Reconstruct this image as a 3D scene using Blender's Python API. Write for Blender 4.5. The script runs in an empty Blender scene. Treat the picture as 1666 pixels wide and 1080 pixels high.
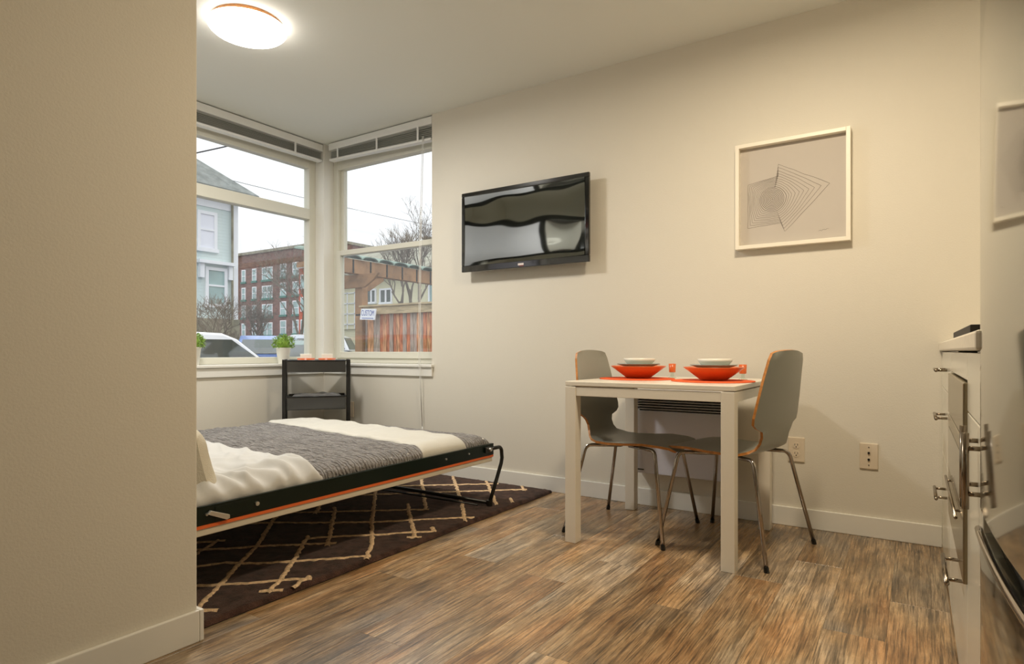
import bpy, bmesh, math, random
from mathutils import Vector, Matrix, noise

random.seed(7)
S = bpy.context.scene
COL = S.collection
R = math.radians

# ------------------------------------------------------------------ camera
cam_d = bpy.data.cameras.new('camera')
cam = bpy.data.objects.new('camera', cam_d)
COL.objects.link(cam)
cam.location = (0, 0, 0.876)
cam.rotation_euler = (R(90), 0, R(33.2))
cam_d.sensor_width = 36.0
cam_d.lens = 36.0 * 1003 / 1666
cam_d.shift_y = 31.0 / 1666
cam_d.clip_start = 0.02
cam_d.clip_end = 500
S.camera = cam

# ------------------------------------------------------------------ world: overcast sky
W = bpy.data.worlds.new('overcast')
S.world = W
W.use_nodes = True
wt = W.node_tree
wt.nodes.clear()
wo = wt.nodes.new('ShaderNodeOutputWorld')
wb = wt.nodes.new('ShaderNodeBackground')
wtc = wt.nodes.new('ShaderNodeTexCoord')
wsx = wt.nodes.new('ShaderNodeSeparateXYZ')
wmr = wt.nodes.new('ShaderNodeMapRange')          # standard overcast sky: zenith three times the horizon
wmr.inputs['From Min'].default_value = 0.0
wmr.inputs['From Max'].default_value = 1.0
wmr.inputs['To Min'].default_value = 0.92
wmr.inputs['To Max'].default_value = 2.76
wns = wt.nodes.new('ShaderNodeTexNoise')
wns.inputs['Scale'].default_value = 2.2
wns.inputs['Detail'].default_value = 3
wcr = wt.nodes.new('ShaderNodeValToRGB')
wcr.color_ramp.elements[0].position = 0.3
wcr.color_ramp.elements[0].color = (0.86, 0.87, 0.93, 1)
wcr.color_ramp.elements[1].position = 0.7
wcr.color_ramp.elements[1].color = (1.0, 1.0, 1.0, 1)
L = wt.links.new
L(wtc.outputs['Generated'], wsx.inputs[0])
L(wsx.outputs['Z'], wmr.inputs['Value'])
L(wtc.outputs['Generated'], wns.inputs['Vector'])
L(wns.outputs['Fac'], wcr.inputs['Fac'])
L(wcr.outputs['Color'], wb.inputs['Color'])
L(wmr.outputs['Result'], wb.inputs['Strength'])
L(wb.outputs[0], wo.inputs[0])

# ------------------------------------------------------------------ exposure
S.view_settings.view_transform = 'Standard'
S.view_settings.look = 'None'
S.view_settings.exposure = 0.0
S.view_settings.gamma = 1.0
S.view_settings.use_curve_mapping = False
try:
    S.cycles.max_bounces = 10
    S.cycles.diffuse_bounces = 6
    S.cycles.transparent_max_bounces = 12
    S.cycles.sample_clamp_indirect = 8
except Exception:
    pass
LAMP_BED = 35.0        # watts of the disc in the dome over the bed
LAMP_FILL = 33.0    # watts of the disc in the added fill dome over the table

# ================================================================== helpers
def lin(h):
    h = h.lstrip('#')
    v = [int(h[i:i + 2], 16) / 255 for i in (0, 2, 4)]
    return tuple((c / 12.92 if c <= 0.04045 else ((c + 0.055) / 1.055) ** 2.4) for c in v) + (1,)

MATS = {}
def mat(name, col, rough=0.5, metal=0.0, var=0.0, vscale=8.0, bump=0.0, bscale=60.0, bdist=0.002, spec=0.5,
        sheen=0.0, stretch=(1, 1, 1), coat=0.0):
    m = bpy.data.materials.new(name)
    m.use_nodes = True
    nt = m.node_tree
    p = nt.nodes['Principled BSDF']
    c = lin(col)
    p.inputs['Base Color'].default_value = c
    p.inputs['Roughness'].default_value = rough
    p.inputs['Metallic'].default_value = metal
    p.inputs['Specular IOR Level'].default_value = spec
    if sheen:
        p.inputs['Sheen Weight'].default_value = sheen
        p.inputs['Sheen Roughness'].default_value = 0.4
    if coat:
        p.inputs['Coat Weight'].default_value = coat
        p.inputs['Coat Roughness'].default_value = 0.05
    tc = nt.nodes.new('ShaderNodeTexCoord')
    mp = nt.nodes.new('ShaderNodeMapping')
    mp.inputs['Scale'].default_value = stretch
    nt.links.new(tc.outputs['Object'], mp.inputs['Vector'])
    if var:
        n = nt.nodes.new('ShaderNodeTexNoise')
        n.inputs['Scale'].default_value = vscale
        n.inputs['Detail'].default_value = 5
        nt.links.new(mp.outputs[0], n.inputs['Vector'])
        r = nt.nodes.new('ShaderNodeValToRGB')
        r.color_ramp.elements[0].position = 0.3
        r.color_ramp.elements[1].position = 0.7
        r.color_ramp.elements[0].color = tuple(x * (1 - var) for x in c[:3]) + (1,)
        r.color_ramp.elements[1].color = tuple(min(1, x * (1 + var)) for x in c[:3]) + (1,)
        nt.links.new(n.outputs['Fac'], r.inputs['Fac'])
        nt.links.new(r.outputs['Color'], p.inputs['Base Color'])
    if bump:
        n2 = nt.nodes.new('ShaderNodeTexNoise')
        n2.inputs['Scale'].default_value = bscale
        n2.inputs['Detail'].default_value = 3
        nt.links.new(mp.outputs[0], n2.inputs['Vector'])
        b = nt.nodes.new('ShaderNodeBump')
        b.inputs['Strength'].default_value = bump
        b.inputs['Distance'].default_value = bdist
        nt.links.new(n2.outputs['Fac'], b.inputs['Height'])
        nt.links.new(b.outputs[0], p.inputs['Normal'])
    MATS[name] = m
    return m

def emit(name, col, strength):
    m = bpy.data.materials.new(name)
    m.use_nodes = True
    nt = m.node_tree
    p = nt.nodes['Principled BSDF']
    p.inputs['Base Color'].default_value = (0.8, 0.8, 0.8, 1)
    p.inputs['Roughness'].default_value = 0.3
    p.inputs['Emission Color'].default_value = col
    p.inputs['Emission Strength'].default_value = strength
    return m

def glass(name, tint=(1, 1, 1, 1), ior=1.6, rough=0.0):
    """thin pane: lets light straight through and mirrors by Fresnel"""
    m = bpy.data.materials.new(name)
    m.use_nodes = True
    nt = m.node_tree
    nt.nodes.clear()
    o = nt.nodes.new('ShaderNodeOutputMaterial')
    mx = nt.nodes.new('ShaderNodeMixShader')
    t = nt.nodes.new('ShaderNodeBsdfTransparent')
    t.inputs[0].default_value = tint
    g = nt.nodes.new('ShaderNodeBsdfGlossy')
    g.inputs['Roughness'].default_value = rough
    lw_ = nt.nodes.new('ShaderNodeLayerWeight'); lw_.inputs['Blend'].default_value = 0.5
    pw = nt.nodes.new('ShaderNodeMath'); pw.operation = 'POWER'; pw.inputs[1].default_value = 5.0
    f = nt.nodes.new('ShaderNodeMath'); f.operation = 'MULTIPLY_ADD'
    f0 = ((ior - 1) / (ior + 1)) ** 2
    f.inputs[1].default_value = 1 - f0; f.inputs[2].default_value = f0
    nt.links.new(lw_.outputs['Facing'], pw.inputs[0]); nt.links.new(pw.outputs[0], f.inputs[0])
    nt.links.new(f.outputs[0], mx.inputs[0])
    nt.links.new(t.outputs[0], mx.inputs[1])
    nt.links.new(g.outputs[0], mx.inputs[2])
    nt.links.new(mx.outputs[0], o.inputs[0])
    return m

OFF = {}
class MB:
    """collects shapes, builds ONE mesh object"""
    def __init__(s):
        s.v = []; s.f = []
    def add(s, vs, fs):
        b = len(s.v)
        s.v += [tuple(p) for p in vs]
        s.f += [tuple(i + b for i in f) for f in fs]
        return s
    def box(s, x0, x1, y0, y1, z0, z1):
        vs = [(x0, y0, z0), (x1, y0, z0), (x1, y1, z0), (x0, y1, z0), (x0, y0, z1), (x1, y0, z1), (x1, y1, z1), (x0, y1, z1)]
        return s.add(vs, [(3, 2, 1, 0), (4, 5, 6, 7), (0, 1, 5, 4), (1, 2, 6, 5), (2, 3, 7, 6), (3, 0, 4, 7)])
    def tube(s, pts, r, n=8, cap=True):
        P = [Vector(p) for p in pts]
        rs = r if isinstance(r, (list, tuple)) else [r] * len(P)
        rings = []
        up = None
        for i, p in enumerate(P):
            a = P[max(0, i - 1)]; b = P[min(len(P) - 1, i + 1)]
            d = (b - a).normalized()
            if up is None:
                up = Vector((0, 0, 1)) if abs(d.z) < 0.9 else Vector((1, 0, 0))
            sx = d.cross(up)
            if sx.length < 1e-6:
                sx = d.cross(Vector((1, 0.3, 0)))
            sx.normalize()
            up = sx.cross(d).normalized()
            rings.append([p + (sx * math.cos(2 * math.pi * k / n) + up * math.sin(2 * math.pi * k / n)) * rs[i] for k in range(n)])
        vs = [q for r_ in rings for q in r_]
        fs = []
        for i in range(len(P) - 1):
            for k in range(n):
                fs.append((i * n + k, i * n + (k + 1) % n, (i + 1) * n + (k + 1) % n, (i + 1) * n + k))
        if cap:
            fs.append(tuple(range(n - 1, -1, -1)))
            fs.append(tuple((len(P) - 1) * n + k for k in range(n)))
        return s.add(vs, fs)
    def cyl(s, a, b, r, n=16):
        return s.tube([a, b], r, n)
    def lathe(s, prof, n=32, c=(0, 0, 0), close=True):
        vs = []; fs = []
        for (r, z) in prof:
            for k in range(n):
                a = 2 * math.pi * k / n
                vs.append((c[0] + r * math.cos(a), c[1] + r * math.sin(a), c[2] + z))
        m = len(prof)
        for i in range(m - 1):
            for k in range(n):
                fs.append((i * n + k, i * n + (k + 1) % n, (i + 1) * n + (k + 1) % n, (i + 1) * n + k))
        if close:
            fs.append(tuple(range(n - 1, -1, -1)))
            fs.append(tuple((m - 1) * n + k for k in range(n)))
        return s.add(vs, fs)
    def prism(s, poly, axis, a, b):
        """polygon of 2D points extruded along axis 0/1/2 from a to b"""
        def P(u, v, w):
            return (w, u, v) if axis == 0 else ((u, w, v) if axis == 1 else (u, v, w))
        n = len(poly)
        vs = [P(u, v, a) for u, v in poly] + [P(u, v, b) for u, v in poly]
        fs = [tuple(range(n)), tuple(range(2 * n - 1, n - 1, -1))]
        fs += [(i, i + n, (i + 1) % n + n, (i + 1) % n) for i in range(n)]
        return s.add(vs, fs)
    def grid(s, nx, ny, fn):
        vs = [fn(i / nx, j / ny) for j in range(ny + 1) for i in range(nx + 1)]
        fs = [(j * (nx + 1) + i, j * (nx + 1) + i + 1, (j + 1) * (nx + 1) + i + 1, (j + 1) * (nx + 1) + i) for j in range(ny) for i in range(nx)]
        return s.add(vs, fs)
    def xform(s, M, start=0):
        s.v[start:] = [tuple(M @ Vector(p)) for p in s.v[start:]]
        return s
    def build(s, name, m, parent=None, world=True, bevel=0.0, smooth=False, solid=0.0, subsurf=0, auto=None, **props):
        off = OFF.get(parent, Vector((0, 0, 0))) if (parent is not None and world) else Vector((0, 0, 0))
        me = bpy.data.meshes.new(name)
        me.from_pydata([(p[0] - off.x, p[1] - off.y, p[2] - off.z) for p in s.v], [], s.f)
        bm = bmesh.new(); bm.from_mesh(me)
        bmesh.ops.recalc_face_normals(bm, faces=bm.faces)
        bm.to_mesh(me); bm.free()
        me.materials.append(m)
        o = bpy.data.objects.new(name, me)
        COL.objects.link(o)
        if parent is not None:
            o.parent = parent
            OFF[o] = off
        else:
            OFF[o] = Vector((0, 0, 0))
        if smooth:
            for p in me.polygons:
                p.use_smooth = True
        if solid:
            md = o.modifiers.new('solid', 'SOLIDIFY'); md.thickness = solid; md.offset = -1
        if bevel:
            md = o.modifiers.new('bevel', 'BEVEL'); md.width = bevel; md.segments = 2
            md.limit_method = 'ANGLE'; md.angle_limit = R(35)
        if subsurf:
            md = o.modifiers.new('sub', 'SUBSURF'); md.levels = subsurf; md.render_levels = subsurf
        for k, v in props.items():
            o[k] = v
        return o

def thing(name, label, cat, loc=(0, 0, 0), rz=0.0, group=None):
    o = bpy.data.objects.new(name, None)
    o.empty_display_size = 0.1
    COL.objects.link(o)
    o.location = loc
    o.rotation_euler = (0, 0, rz)
    o['label'] = label; o['category'] = cat
    if group: o['group'] = group
    OFF[o] = Vector(loc)
    return o
def tag(o, label, cat, group=None):
    o['label'] = label; o['category'] = cat
    if group: o['group'] = group
    return o
def copy_tree(o, parent=None):
    c = o.copy(); COL.objects.link(c)
    if parent is not None: c.parent = parent
    for ch in list(o.children): copy_tree(ch, c)
    return c
def struct(o):
    o['kind'] = 'structure'
    return o

# ------------------------------------------------------------------ materials
def plaster(name, col):
    return mat(name, col, rough=0.6, bump=0.35, bscale=170, bdist=0.0015, spec=0.25)
M_wall = plaster('wall_paint', 'DAD5C8')
M_ceil = mat('ceiling_paint', 'E4E5DE', rough=0.8, bump=0.15, bscale=140, spec=0.2)
M_trim = mat('trim_white', 'E4E2DA', rough=0.4)
M_vinyl = mat('window_vinyl', 'D6D4C6', rough=0.45)
M_white = mat('white_plastic', 'E8E8E4', rough=0.35)
M_slat = mat('blind_slat', 'A6A7A0', rough=0.4)
M_black = mat('black_metal', '14140F', rough=0.35, spec=0.5)
M_rail = mat('bed_rail_green_black', '0A1810', rough=0.3, spec=0.3)
M_orange_edge = mat('orange_wood_edge', 'D9662B', rough=0.5)
M_panel = mat('bed_panel', 'CFC6B2', rough=0.45)
M_steel = mat('steel_bracket', 'C9C6BE', rough=0.3, metal=0.8)
M_chrome = mat('chrome', 'A8A098', rough=0.14, metal=1.0)
M_table = mat('table_white', 'E6DFD0', rough=0.28, spec=0.5)
M_shell = mat('chair_shell_grey_green', '8E9087', rough=0.32, spec=0.5)
M_ply = mat('plywood_edge', 'B87B3C', rough=0.5, var=0.25, vscale=60)
M_orange = mat('orange_ceramic', 'DA6C36', rough=0.3)
M_felt = mat('orange_felt', 'E2602A', rough=0.85, bump=0.3, bscale=300)
M_plate = mat('blue_grey_ceramic', '93A09C', rough=0.3)
M_cream = mat('white_ceramic', 'EDE8DC', rough=0.25)
M_heater = mat('heater_panel', 'DCDDE8', rough=0.4)
M_dark = mat('dark_gap', '15120E', rough=0.6)
M_paper = mat('art_paper', 'BDB6AD', rough=0.8)
M_ink = mat('ink', '5E564F', rough=0.8)
M_frame = mat('frame_white', 'F0EADB', rough=0.4)
M_bezel = mat('tv_bezel', '0B0A09', rough=0.08, spec=0.8, coat=0.5)
M_cab = mat('cabinet_white', 'DAD6C6', rough=0.18, spec=0.6)
M_counter = mat('counter_top', 'E2D9C6', rough=0.3, var=0.06, vscale=60)
M_oven = mat('oven_steel', '9A8F78', rough=0.22, metal=0.85)
M_handle = mat('brushed_handle', '8F8373', rough=0.22, metal=1.0)
M_fridge = mat('fridge_steel', '9FA19C', rough=0.07, metal=0.95, bump=0.02, bscale=3, stretch=(1, 1, 6))
M_pot = mat('pot_white', 'EFEDE2', rough=0.35)
M_leaf = mat('leaf_green', '7FA03A', rough=0.55, var=0.45, vscale=40)
M_soil = mat('soil', '3A2C1E', rough=0.9)
M_cart = mat('cart_dark', '3B3A37', rough=0.2, spec=0.7)
M_cartpost = mat('cart_post', '1E1D1B', rough=0.3)
M_grey_cloth = mat('grey_cloth', '6A6968', rough=0.35, bump=0.4, bscale=12, bdist=0.02)
M_book_red = mat('red_box', 'B02A20', rough=0.5)
M_wood_brown = mat('wood_brown', '7A431E', rough=0.4, var=0.3, vscale=6, stretch=(8, 8, 1))

M_glass = glass('window_glass', (0.97, 0.985, 0.98, 1), 1.65)
M_dish_glass = glass('clear_glass', (0.9, 0.95, 0.92, 1), 1.45)

def screen_mat():
    m = bpy.data.materials.new('tv_screen')
    m.use_nodes = True
    nt = m.node_tree
    p = nt.nodes['Principled BSDF']
    p.inputs['Base Color'].default_value = (0.42, 0.44, 0.41, 1)
    p.inputs['Metallic'].default_value = 1.0
    p.inputs['Roughness'].default_value = 0.03
    return m
M_screen = screen_mat()

def wood_mat():
    m = bpy.data.materials.new('rustic_plank')
    m.use_nodes = True
    nt = m.node_tree; N = nt.nodes.new; K = nt.links.new
    p = nt.nodes['Principled BSDF']
    tc = N('ShaderNodeTexCoord'); oi = N('ShaderNodeObjectInfo')
    sc = N('ShaderNodeMath'); sc.operation = 'MULTIPLY'; sc.inputs[1].default_value = 37.0
    K(oi.outputs['Random'], sc.inputs[0])
    cmb = N('ShaderNodeCombineXYZ')
    K(sc.outputs[0], cmb.inputs[0]); K(sc.outputs[0], cmb.inputs[1]); K(sc.outputs[0], cmb.inputs[2])
    va = N('ShaderNodeVectorMath'); va.operation = 'ADD'
    K(tc.outputs['Object'], va.inputs[0]); K(cmb.outputs[0], va.inputs[1])
    # warp a little so the grain wanders
    nw = N('ShaderNodeTexNoise'); nw.inputs['Scale'].default_value = 3.0; nw.inputs['Detail'].default_value = 2
    K(va.outputs[0], nw.inputs['Vector'])
    ws = N('ShaderNodeVectorMath'); ws.operation = 'SCALE'; ws.inputs['Scale'].default_value = 0.014
    K(nw.outputs['Color'], ws.inputs[0])
    vw = N('ShaderNodeVectorMath'); vw.operation = 'ADD'
    K(va.outputs[0], vw.inputs[0]); K(ws.outputs[0], vw.inputs[1])
    def noise_(scale, st, det=6, rough=0.6):
        mp = N('ShaderNodeMapping'); mp.inputs['Scale'].default_value = st
        K(vw.outputs[0], mp.inputs['Vector'])
        n = N('ShaderNodeTexNoise'); n.inputs['Scale'].default_value = scale
        n.inputs['Detail'].default_value = det; n.inputs['Roughness'].default_value = rough
        K(mp.outputs[0], n.inputs['Vector'])
        return n
    blotch = noise_(6.5, (1.5, 0.6, 1), 8, 0.72)
    grain = noise_(120, (1.6, 0.05, 1), 6, 0.65)
    streak = noise_(16, (2.2, 0.12, 1), 5, 0.6)
    hue = noise_(2.2, (1.4, 0.5, 1), 3)
    r1 = N('ShaderNodeValToRGB')
    e = r1.color_ramp.elements
    e[0].position = 0.30; e[0].color = lin('38291B')
    e[1].position = 0.72; e[1].color = lin('D3BC98')
    x = e.new(0.42); x.color = lin('866C4C')
    x = e.new(0.55); x.color = lin('AE906A')
    K(blotch.outputs['Fac'], r1.inputs['Fac'])
    # greyish areas versus orange ones
    r2 = N('ShaderNodeValToRGB')
    e = r2.color_ramp.elements
    e[0].position = 0.36; e[0].color = lin('A39C90')
    e[1].position = 0.64; e[1].color = lin('A9723F')
    x = e.new(0.5); x.color = lin('A0815C')
    K(hue.outputs['Fac'], r2.inputs['Fac'])
    mx = N('ShaderNodeMix'); mx.data_type = 'RGBA'; mx.inputs[0].default_value = 0.42
    K(r1.outputs[0], mx.inputs[6]); K(r2.outputs[0], mx.inputs[7])
    # dark streaks and fine grain
    def mulramp(src, lo, hi, a, b):
        mr = N('ShaderNodeMapRange'); mr.inputs['From Min'].default_value = lo; mr.inputs['From Max'].default_value = hi
        mr.inputs['To Min'].default_value = a; mr.inputs['To Max'].default_value = b
        K(src, mr.inputs['Value'])
        return mr.outputs['Result']
    a = mulramp(streak.outputs['Fac'], 0.34, 0.58, 0.58, 1.12)
    b = mulramp(grain.outputs['Fac'], 0.38, 0.56, 0.36, 1.18)
    c = mulramp(oi.outputs['Random'], 0, 1, 0.74, 1.18)
    m1 = N('ShaderNodeMath'); m1.operation = 'MULTIPLY'; K(a, m1.inputs[0]); K(b, m1.inputs[1])
    m2 = N('ShaderNodeMath'); m2.operation = 'MULTIPLY'; K(m1.outputs[0], m2.inputs[0]); K(c, m2.inputs[1])
    # knots: rare dark rings
    vo = N('ShaderNodeTexVoronoi'); vo.inputs['Scale'].default_value = 3.3
    mpk = N('ShaderNodeMapping'); mpk.inputs['Scale'].default_value = (1.5, 0.75, 1)
    K(vw.outputs[0], mpk.inputs['Vector']); K(mpk.outputs[0], vo.inputs['Vector'])
    kn = mulramp(vo.outputs['Distance'], 0.02, 0.12, 0.4, 1.0)
    m3 = N('ShaderNodeMath'); m3.operation = 'MULTIPLY'; K(m2.outputs[0], m3.inputs[0]); K(kn, m3.inputs[1])
    vm = N('ShaderNodeVectorMath'); vm.operation = 'SCALE'
    K(mx.outputs[2], vm.inputs[0]); K(m3.outputs[0], vm.inputs['Scale'])
    K(vm.outputs[0], p.inputs['Base Color'])
    rr = mulramp(grain.outputs['Fac'], 0.3, 0.7, 0.36, 0.24)
    K(rr, p.inputs['Roughness'])
    bp = N('ShaderNodeBump'); bp.inputs['Strength'].default_value = 0.25; bp.inputs['Distance'].default_value = 0.002
    K(grain.outputs['Fac'], bp.inputs['Height']); K(bp.outputs[0], p.inputs['Normal'])
    p.inputs['Specular IOR Level'].default_value = 0.9
    return m
M_wood = wood_mat()

# ================================================================== ROOM SHELL
XL, YB, H = -4.03, 3.36, 2.56          # left wall plane, back wall plane, ceiling
XR, YF = 0.75, -1.8
SILL = 0.78
WX1 = -2.88                             # right end of back window opening
WY0 = 1.10                              # near end of left window opening
T = 0.18

floor_o = struct(MB().box(XL - T, XR + T, YF - T, YB + T, -0.16, -0.0085).build('floor', M_dark))
# vinyl planks, each its own object, meshes shared between planks of one length
pm_cache = {}
def plank_mesh(w, l):
    key = (round(w, 4), round(l, 4))
    if key in pm_cache: return pm_cache[key]
    g, ch, t = 0.0002, 0.0004, 0.008
    x0, x1, y0, y1 = g, w - g, g, l - g
    vs = [(x0, y0, 0), (x1, y0, 0), (x1, y1, 0), (x0, y1, 0),
          (x0, y0, t - ch), (x1, y0, t - ch), (x1, y1, t - ch), (x0, y1, t - ch),
          (x0 + ch, y0 + ch, t), (x1 - ch, y0 + ch, t), (x1 - ch, y1 - ch, t), (x0 + ch, y1 - ch, t)]
    fs = [(3, 2, 1, 0), (8, 9, 10, 11)]
    for a in (0, 4):
        for k in range(4):
            fs.append((a + k, a + (k + 1) % 4, a + 4 + (k + 1) % 4, a + 4 + k))
    me = bpy.data.meshes.new('plank'); me.from_pydata(vs, [], fs); me.materials.append(M_wood)
    pm_cache[key] = me
    return me
PW, PL = 0.172, 1.22
x = XL
i = 0
while x < XR - 0.01:
    w = min(PW, XR - x)
    y = YF
    first = PL * ((i * 0.37 + 0.13 * random.random()) % 1.0)
    ln = max(0.2, round(first, 2))
    while y < YB - 0.005:
        l = min(ln, YB - y)
        if l > 0.02:
            o = bpy.data.objects.new('plank', plank_mesh(w, l))
            COL.objects.link(o); o.parent = floor_o; o.location = (x, y, -0.008)
        y += l; ln = PL
    x += w; i += 1

struct(MB().box(XL - T, XR + T, YF - T, YB + T + 0.16, H, H + 0.2).build('ceiling', M_ceil))

# back wall (right of window, full height) plus the part under the window
mb = MB().box(WX1, XR + T, YB, YB + T, 0, H).box(XL, WX1, YB, YB + T, -0.16, SILL - 0.02)
wall_back = struct(mb.build('wall_back', M_wall))
# left wall: under the window, the solid part near the bed cabinet
mb = MB().box(XL - T, XL, YF - T, WY0, -0.16, H).box(XL - T, XL, WY0, YB + T, -0.16, SILL - 0.02)
wall_left = struct(mb.build('wall_left', M_wall))
# corner post between the two windows
struct(MB().box(XL - T, XL, YB, YB + T, SILL - 0.02, H).build('trim_1', M_trim, bevel=0.003))
# kitchen wall and rear wall
struct(MB().box(XR, XR + T, YF - T, YB, -0.16, H).build('wall_right', M_wall))
struct(MB().box(XL, XR, YF - T, YF, -0.16, H).build('wall_near', M_wall))
# partition whose flank fills the left of the picture
PX, PY = -1.82, 1.04
struct(MB().box(-1.945, PX, YF, PY, 0, H).build('wall_partition', M_wall, bevel=0.004))
struct(MB().box(XL, -1.945, 0.42, 0.52, 0, H).build('wall_bed_recess', M_wall))

# baseboards
BH, BT = 0.095, 0.014
struct(MB().box(XL, XR - 0.65, YB - BT, YB, 0, BH).build('baseboard_back', M_trim, bevel=0.003))
struct(MB().box(XL, XL + BT, 0.52, YB - BT, 0, BH).build('baseboard_left', M_trim, bevel=0.003))
struct(MB().box(PX, PX + BT, YF, PY, 0, BH).box(-1.945, PX + BT, PY, PY + BT, 0, BH).build('baseboard_partition', M_trim, bevel=0.003))

# brown door in the rear wall behind the camera (seen only in reflections)
door = struct(MB().box(-0.35, 0.5, YF, YF + 0.04, 0.0, 2.05).build('door_1', M_wood_brown, bevel=0.004))
MB().box(-0.43, -0.35, YF, YF + 0.05, 0, 2.13).box(0.5, 0.58, YF, YF + 0.05, 0, 2.13).box(-0.35, 0.5, YF, YF + 0.05, 2.05, 2.13).build('door_frame', M_trim, door)
MB().cyl((-0.28, YF + 0.04, 1.0), (-0.28, YF + 0.1, 1.0), 0.012).cyl((-0.28, YF + 0.09, 1.0), (-0.17, YF + 0.09, 1.0), 0.01).build('door_handle', M_chrome, door)

# ------------------------------------------------------------------ windows
ZT = 2.365          # visible bottom of the window head frame
# window 1: in the left wall (plane X), fixed light over fixed light
fx0, fx1 = -4.20, -4.13
w1 = struct(MB().box(fx0, fx1, WY0, WY0 + 0.07, SILL, H).box(fx0, fx1, YB - 0.062, YB, SILL, H)
            .box(fx0, fx1, WY0 + 0.07, YB - 0.062, SILL, SILL + 0.05).box(fx0, fx1, WY0 + 0.07, YB - 0.062, ZT, H).build('window_1', M_vinyl, bevel=0.004))
MB().box(fx0 + 0.005, fx1 + 0.012, WY0 + 0.07, YB - 0.062, 1.945, 2.03).build('transom_bar', M_vinyl, w1, bevel=0.004)
MB().box(-4.168, -4.164, WY0 + 0.07, YB - 0.062, SILL + 0.05, 1.945).build('pane', M_glass, w1)
MB().box(-4.168, -4.164, WY0 + 0.07, YB - 0.062, 2.03, ZT).build('pane', M_glass, w1)
MB().box(fx1, XL + 0.032, WY0 - 0.02, YB - 0.0, SILL - 0.02, SILL).build('window_sill', M_trim, w1, bevel=0.004)
MB().box(XL, XL + 0.016, WY0, YB - 0.0165, SILL - 0.085, SILL - 0.02).build('apron', M_trim, w1, bevel=0.003)
# window 2: in the back wall (plane Y), single hung
fy0, fy1 = 3.46, 3.53
w2 = struct(MB().box(XL, XL + 0.055, fy0, fy1, SILL, H).box(WX1 - 0.02, WX1, fy0, fy1, SILL, H)
            .box(XL + 0.055, WX1 - 0.02, fy0, fy1, SILL, SILL + 0.04).box(XL + 0.055, WX1 - 0.02, fy0, fy1, ZT, H).build('window_2', M_vinyl, bevel=0.004))
sx0, sx1 = XL + 0.055, WX1 - 0.02
MB().box(sx0, sx0 + 0.035, fy0 + 0.03, fy1, 1.66, ZT).box(sx1 - 0.03, sx1, fy0 + 0.03, fy1, 1.66, ZT).box(sx0 + 0.035, sx1 - 0.03, fy0 + 0.03, fy1, 1.66, 1.70).build('upper_sash', M_vinyl, w2, bevel=0.003)
MB().box(sx0, sx0 + 0.04, fy0 - 0.015, fy0 + 0.028, SILL + 0.04, 1.695).box(sx1 - 0.03, sx1, fy0 - 0.015, fy0 + 0.028, SILL + 0.04, 1.695)\
    .box(sx0 + 0.04, sx1 - 0.03, fy0 - 0.015, fy0 + 0.028, SILL + 0.04, SILL + 0.09).box(sx0 + 0.04, sx1 - 0.03, fy0 - 0.015, fy0 + 0.028, 1.655, 1.695).build('lower_sash', M_vinyl, w2, bevel=0.003)
MB().box(sx0 + 0.035, sx1 - 0.03, fy0 + 0.05, fy0 + 0.054, 1.70, ZT).build('pane', M_glass, w2)
MB().box(sx0 + 0.04, sx1 - 0.03, fy0 + 0.004, fy0 + 0.008, SILL + 0.09, 1.655).build('pane', M_glass, w2)
MB().box(XL, WX1 + 0.02, YB - 0.03, fy0, SILL - 0.02, SILL).build('window_sill', M_trim, w2, bevel=0.004)
MB().box(XL + 0.0165, WX1 + 0.012, YB - 0.016, YB, SILL - 0.085, SILL - 0.02).build('apron', M_trim, w2, bevel=0.003)

# ------------------------------------------------------------------ blinds, gathered up under the ceiling
def blind(name, label, along, a0, a1, plane, sgn, tilt):
    """along: 0 = runs in X, 1 = runs in Y"""
    root = thing(name, label, 'blind', ((a0 + a1) / 2, plane, 2.43) if along == 0 else (plane, (a0 + a1) / 2, 2.43), 0, 'gathered blinds above the corner windows')
    def bx(mb, u0, u1, d0, d1, z0, z1, t0=0.0, t1=0.0):
        s0 = len(mb.v)
        lo, hi = min(d0 * sgn, d1 * sgn) + plane, max(d0 * sgn, d1 * sgn) + plane
        if along == 0: mb.box(u0, u1, lo, hi, z0, z1)
        else: mb.box(lo, hi, u0, u1, z0, z1)
        if t0 or t1:
            out = []
            for p in mb.v[s0:]:
                u = p[0] if along == 0 else p[1]
                k = (u - a0) / (a1 - a0)
                out.append((p[0], p[1], p[2] - (t0 * (1 - k) + t1 * k)))
            mb.v[s0:] = out
        return mb
    bx(MB(), a0, a1, 0.0, 0.05, 2.497, 2.552).build('headrail', M_white, root, bevel=0.004)
    mb = MB()
    for k in range(6):
        z = 2.485 - k * 0.0095
        f = (k + 1) / 6
        bx(mb, a0 + 0.01, a1 - 0.01, 0.012, 0.037, z, z + 0.0026, tilt[0] * f, tilt[1] * f)
    o = mb.build('slats', M_slat, root); o['kind'] = 'stuff'
    bx(MB(), a0 + 0.008, a1 - 0.008, 0.0, 0.05, 2.413, 2.430, tilt[0], tilt[1]).build('bottom_rail', M_white, root, bevel=0.003)
    for q in (0.1, 0.5, 0.88):
        u = a0 + (a1 - a0) * q
        k = q
        dz = tilt[0] * (1 - k) + tilt[1] * k
        bx(MB(), u - 0.009, u + 0.009, -0.003, -0.001, 2.413 - dz, 2.5).build('tape_clip', M_white, root)
    return root
b2 = blind('window_blind', 'white slatted blind pulled up above the narrower window beside the television wall', 0, XL + 0.055, WX1 - 0.004, YB + 0.002, 1, (0.0, 0.03))
b1 = blind('window_blind', 'white slatted blind pulled up above the wider window behind the potted plants', 1, WY0 + 0.004, YB - 0.004, XL - 0.002, -1, (0.03, 0.0))
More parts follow.
